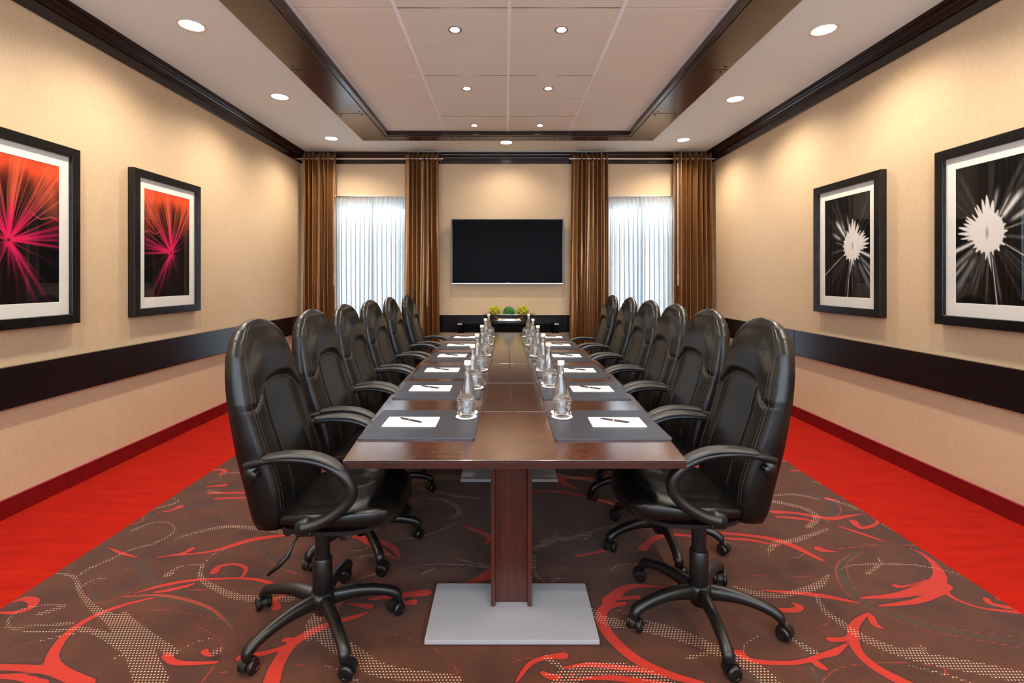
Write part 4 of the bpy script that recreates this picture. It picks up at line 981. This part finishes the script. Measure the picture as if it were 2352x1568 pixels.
def picture(x_wall, sgn, y0, y1, z0, z1, kind, mirror, label, cat='picture'):
    r = empty('framed_print', (x_wall, (y0+y1)/2, z0)); tag(r, label, cat, 'framed prints on the side walls')
    D = .055; h = z1-z0; w2 = (y1-y0)/2; fw = .064; s = sgn
    def bx(m, xa, xb, *a): m.box(min(xa,xb), max(xa,xb), *a)
    m = MB()
    outer = [(-w2,0),(w2,0),(w2,h),(-w2,h)]
    def ring(i, d): 
        k_ = i; return [(s*d, -w2+k_, k_), (s*d, w2-k_, k_), (s*d, w2-k_, h-k_), (s*d, -w2+k_, h-k_)]
    rings = [ring(.0, .002), ring(0, D-.004), ring(.004, D), ring(fw-.003, D), ring(fw, D-.003), ring(fw, .014)]
    m.loft(rings, cap=False); m.build('frame', M['fr'], r)
    bk = MB(); bx(bk, s*.002, s*.014, -w2+.01, w2-.01, .01, h-.01); bk.build('backing', M['fr'], r)
    mt = .066; mb = .082; zt = .032
    mm = MB(); a0, a1, b0, b1 = -w2+fw-.002, w2-fw+.002, fw-.002, h-fw+.002; c0, c1, d0, d1 = -w2+fw+mt, w2-fw-mt, fw+mb, h-fw-.075
    f4 = lambda x, p, q, t, u_: [(x,p,t),(x,q,t),(x,q,u_),(x,p,u_)]
    mm.loft([f4(s*zt,a0,a1,b0,b1), f4(s*zt,c0,c1,d0,d1), f4(s*(zt-.003),c0+.002,c1-.002,d0+.002,d1-.002)], cap=False); mm.build('mat_board', M['mat'], r)
    me = art_mesh('print_'+kind, kind, c1-c0, d1-d0, mirror); me.name = 'art_print'; me.materials.append(pm.m)
    o = bpy.data.objects.new('art_print', me); COL.objects.link(o); o.parent = r; o.location = (s*(zt-.0028), c0, d0)
    gm = MB(); bx(gm, s*.038, s*.0395, a0+.001, a1-.001, b0+.001, b1-.001); gm.build('glazing', M['pane'], r)
    return r
picture(XL, 1, 2.455, 3.280, 1.105, 2.272, 'pink', True, 'nearer framed red and pink burst print, cut off by the left edge')
picture(XL, 1, 3.756, 4.576, 1.105, 2.272, 'pink', False, 'whole framed red and pink burst print on the left wall')
picture(XR, -1, 3.735, 4.545, 1.10, 2.250, 'white', False, 'whole framed black and white flower print on the right wall')
picture(XR, -1, 2.440, 3.263, 1.10, 2.250, 'white', True, 'nearer framed black and white flower print, cut off by the right edge')

# ================================================================== CURTAINS, RODS, SHEERS
def curtain(x0, x1, zt, zb, nf, seed, label, spread=(0,0)):
    rs = np.random.RandomState(seed); nx, nz = 150, 46
    r = empty('curtain', ((x0+x1)/2, 6.772, 0)); tag(r, label, 'curtain', 'gold brown curtains beside the windows')
    t = np.linspace(0, 1, nx); ph = rs.uniform(0, 6.28); jit = rs.uniform(-.25, .25, nf+3)
    warp = t + .022*np.sin(2*math.pi*t*2.3+ph) + .010*np.sin(2*math.pi*t*5+seed)
    vs = []
    for k_ in range(nz):
        q = k_/(nz-1); z = zt + (zb-zt)*q
        amp = .068 + .004*q
        xx = (x0 - spread[0]*q) + ((x1+spread[1]*q)-(x0-spread[0]*q))*t
        f = 2*math.pi*nf*warp + ph + q*.7*np.sin(2*math.pi*t*2+ph)
        yy = amp*(1-2*(.5+.5*np.sin(f))**(1.9+.5*np.sin(11*t+seed))) + .010*q*np.sin(f*2.1+q*5+ph) + .006*np.sin(9*t+7*q)
        xx = xx + .010*np.cos(f)*(1+.4*q)*rs.uniform(.9,1.1)
        for i in range(nx): vs.append((xx[i]-(x0+x1)/2, yy[i], z))
    m = MB(); m.add(vs, [(k_*nx+i, k_*nx+i+1, (k_+1)*nx+i+1, (k_+1)*nx+i) for k_ in range(nz-1) for i in range(nx-1)])
    o = m.build('drape', M['gold'], r, True); sd = o.modifiers.new('thickness', 'SOLIDIFY'); sd.thickness = .0025
    tor = None
    ZR = 3.085
    for k_ in range(2*nf):
        tt = (math.pi*k_ - ph)/(2*math.pi*nf); tt = tt % 1.0
        xg = x0+(x1-x0)*tt-(x0+x1)/2
        if tor is None:
            pr = [(.021+.004*math.cos(a), .004*math.sin(a)) for a in np.linspace(0, 2*math.pi, 9)[:-1]]
            tor = MB().lathe(pr, 20, axis='x', closed=True).build('grommet', M['brushed'], r, True); g_ = tor
        else: g_ = tor.copy(); COL.objects.link(g_)
        g_.location = (xg, 0, ZR)
    return r
curtain(-2.862, -2.372, 3.162, .02, 7, 1, 'gold brown curtain against the left wall, left of the left window', (0,.01))
curtain(-1.405, -.925, 3.162, .02, 7, 2, 'gold brown curtain between the left window and the television', (.01,.02))
curtain(.945, 1.435, 3.162, .02, 7, 3, 'gold brown curtain between the television and the right window', (.045,.02))
curtain(2.360, 2.865, 3.162, .02, 7, 5, 'gold brown curtain against the right wall, right of the right window', (.01,.01))
for x0, x1, lab, wx in ((-2.92, -.885, 'slim metal curtain rod above the left window', -2.39), (.905, 2.93, 'slim metal curtain rod above the right window', 2.405)):
    r = tag(empty('curtain_rod', ((x0+x1)/2, 6.772, 3.085)), lab, 'curtain rod', 'curtain rods'); c = (x0+x1)/2
    MB().lathe([(.0125, x0-c), (.0125, x1-c)], 20, axis='x').build('rod', M['brushed'], r, True, 40)
    for e, s_ in ((x0-c, -1), (x1-c, 1)):
        MB().lathe([(.0125, 0), (.018, .002*s_), (.018, .012*s_), (.010, .014*s_)], 18, (e, 0, 0), axis='x').build('end_cap', M['brushed'], r, True, 40)
    for e in (x0-c+.04, x1-c-.04): MB().box(e-.008, e+.008, .010, .156, -.012, .002, .002).build('bracket', M['brushed'], r)
    wnd = tag(empty('draw_wand', (wx, 6.745, 3.06)), 'thin white draw wand hanging beside the %s window' % ('left' if wx < 0 else 'right'), 'curtain wand')
    MB().lathe([(.0045, -1.75), (.007, -1.74), (.007, -1.60), (.0045, -1.58), (.0045, -.04)], 10).build('wand', M['window_white'], wnd, True, 40)
    MB().lathe([(.002, -.05), (.002, .0)], 6).build('hook', M['brushed'], wnd)
def sheer(x0, x1, seed, side):
    rs = np.random.RandomState(seed); nx, nz = 260, 40; ph = rs.uniform(0, 6)
    r = tag(empty('sheer_curtain', ((x0+x1)/2, 6.905, 0)), 'pleated white sheer curtain over the %s window' % side, 'sheer curtain', 'sheer curtains')
    c = (x0+x1)/2; mid = .5+.02
    for pidx, (a, b) in enumerate(((x0, c+.01), (c-.01, x1))):
        vs = []
        t = np.linspace(0, 1, 140)
        for k_ in range(nz):
            q = (k_/(nz-1))**1.5; z = 2.572 - q*(2.572-.125)
            nf = 8; f = 2*math.pi*nf*t + ph + 1.2*q*np.sin(5*t+seed)
            pinch = np.exp(-((z-2.46)/.05)**2)
            s_ = np.sin(f); yy = (.012+.012*min(1, q*4))*s_ + .004*q*np.sin(f*2.3+3*q) - .010*pinch*(s_ > .8)
            xx = a+(b-a)*t + (.004+.015*min(1, q*4))*np.sin(2*f+.6*np.sin(3*t+seed))
            for i in range(len(t)): vs.append((xx[i]-c, yy[i] - .012*pidx, z))
        n = len(t); m = MB(); m.add(vs, [(k_*n+i, k_*n+i+1, (k_+1)*n+i+1, (k_+1)*n+i) for k_ in range(nz-1) for i in range(n-1)])
        m.build('sheer_panel', M['sheer'], r, True)
    MB().box(x0-c, x1-c, -.018, .02, 2.572, 2.588, .003).build('track', M['brushed'], r)
    return r
sheer(-2.42, -1.38, 3, 'left'); sheer(1.44, 2.44, 8, 'right')

# ================================================================== TELEVISION
def tv():
    s = K/6.85; x0, x1 = (1037-1161)/s, (1294-1161)/s; z1, z0 = CH+(641-503)/s, CH-(651.5-641)/s; c = (x0+x1)/2
    r = tag(empty('television', (c, 6.95, z0)), 'large black flat television on the wall between the windows', 'television'); h = z1-z0; w2 = (x1-x0)/2
    Yf = -.10
    m = MB()
    def ring(i, d): return [(-w2+i, d, i), (w2-i, d, i), (w2-i, d, h-i), (-w2+i, d, h-i)]
    m.loft([ring(.02, Yf+.05), ring(0, Yf+.035), ring(0, Yf+.002), ring(.002, Yf), ring(.013, Yf), ring(.014, Yf+.003)], cap=False); m.add(ring(.02, Yf+.05), [(0,1,2,3)])
    m.build('bezel', M['tvframe'], r)
    MB().box(-w2+.014, w2-.014, Yf+.0028, Yf+.006, .014, h-.014).build('screen', M['screen'], r)
    MB().box(-w2+.001, w2-.001, Yf-.004, Yf+.01, -.004, .010, .002).build('silver_strip', M['brushed'], r)
    MB().box(-.03, .03, Yf-.005, Yf-.003, .0115, .0135).build('maker_mark', M['brushed'], r)
    MB().box(-.25, .25, Yf+.052, -.001, .2, h-.2, .01).build('wall_mount', M['black_plastic'], r)
M['screen'] = simple('screen_glass', srgb(5,4,5), .3, Specular_IOR_Level=.035)
tv()

# ================================================================== CONSOLE, TRAY, MOSS BALLS
cn = tag(empty('console_table', (.037, 6.925, 0)), 'low black console table with metal-tipped legs against the far wall', 'table')
CZ = .815
MB().box(-.685, .685, -.36, -.005, CZ-.035, CZ, .004).build('top', M['glassdesk'], cn)
for sx in (-1, 1):
    for yy in (-.36, -.065):
        l = MB().box(min(sx*.685, sx*.625), max(sx*.685, sx*.625), yy, yy+.06, 0, CZ-.036, .002).build('leg', M['glassdesk'], cn)
    MB().box(min(sx*.688, sx*.625), max(sx*.688, sx*.625), -.364, -.30, CZ-.034, CZ-.014, .003).build('corner_cap', M['brushed'], cn)
MB().box(-.62, .62, -.34, -.03, .22, .245, .003).build('shelf', M['glassdesk'], cn)
def dish():
    r = tag(empty('metal_tray', (.05, 6.76, CZ)), 'long shallow polished metal tray on the console, holding moss balls', 'tray')
    L, Wd, H = .37, .085, .112; m = MB(); R_ = []
    def sec(scale, z, lift): 
        return [(L*scale*math.copysign(abs(math.cos(a))**.9, math.cos(a)), Wd*(.55+.45*scale)*math.sin(a), z + lift*(abs(math.cos(a))**4)) for a in np.linspace(0, 2*math.pi, 41)[:-1]]
    o_ = [(.56,0,0),(.64,.003,0),(.66,.012,0),(.50,.030,0),(.48,.040,0),(.62,.054,0),(.84,.074,.006),(1.0,.092,.016)]
    i_ = [(.99,.097,.016),(.83,.080,.006),(.62,.060,0),(.3,.056,0),(.02,.056,0)]
    m.loft([sec(*q) for q in o_+i_]); m.build('bowl', M['brushed'], r, True, 50)
    MB().loft([[(.19*math.cos(a), .07*math.sin(a), z) for a in np.linspace(0, 2*math.pi, 33)[:-1]] for z in (-.0, .004)]).build('foot', M['chrome'], r) if False else None
    return r
dish()
def mossmat(name, c1, c2, sc):
    a = N(name); v = a.coords((1,1,1)); nz = a.n('ShaderNodeTexNoise'); nz.inputs['Scale'].default_value = sc; nz.inputs['Detail'].default_value = 5; a.l(v, nz.inputs['Vector'])
    a.l(a.ramp(nz.outputs[0], [(.35, c1), (.65, c2)]), a.b.inputs['Base Color']); a.set(Roughness=.9); a.bump(nz.outputs[0], .8, .006); return a.m
M['lime'] = mossmat('lime_moss', srgb(110,120,14), srgb(190,186,36), 60); M['moss'] = mossmat('green_moss', srgb(20,60,20), srgb(70,130,50), 90)
def knob_ball(x, seed, label):
    rs = random.Random(seed); m = MB(); R0 = .064
    def sph(c, r, n=10):
        pr = [(r*math.sin(math.pi*i/n), -r*math.cos(math.pi*i/n)) for i in range(n+1)]; m.lathe(pr, 12, c)
    sph((0,0,0), R0, 12)
    N_ = 46
    for i in range(N_):
        z = 1-2*(i+.5)/N_; a = i*2.39996; q = math.sqrt(1-z*z); r = rs.uniform(.015,.021); d = R0+rs.uniform(-.002,.008)
        sph((q*math.cos(a)*d, q*math.sin(a)*d, z*d), r, 7)
    o = m.build('moss_ball', M['lime'], None, True); o.location = (x, 6.76, CZ+.046+.086); tag(o, label, 'moss ball', 'moss balls in the metal tray'); return o
s6 = K/6.76
knob_ball((1136-1161)/s6, 1, 'lumpy lime green moss ball at the left end of the metal tray')
knob_ball((1200.5-1161)/s6, 2, 'lumpy lime green moss ball at the right end of the metal tray')
bm = bmesh.new(); bmesh.ops.create_icosphere(bm, subdivisions=5, radius=.080)
rs = random.Random(5)
for v in bm.verts: v.co *= 1 + .03*math.sin(v.co.x*120)*math.sin(v.co.y*110)*math.sin(v.co.z*130) + rs.uniform(-.025,.03)
me = bpy.data.meshes.new('moss_ball'); bm.to_mesh(me); bm.free(); me.materials.append(M['moss'])
o = bpy.data.objects.new('moss_ball', me); COL.objects.link(o); o.location = ((1169-1161)/s6, 6.76, CZ+.046+.076); tag(o, 'dark green fuzzy moss ball in the middle of the metal tray', 'moss ball', 'moss balls in the metal tray')
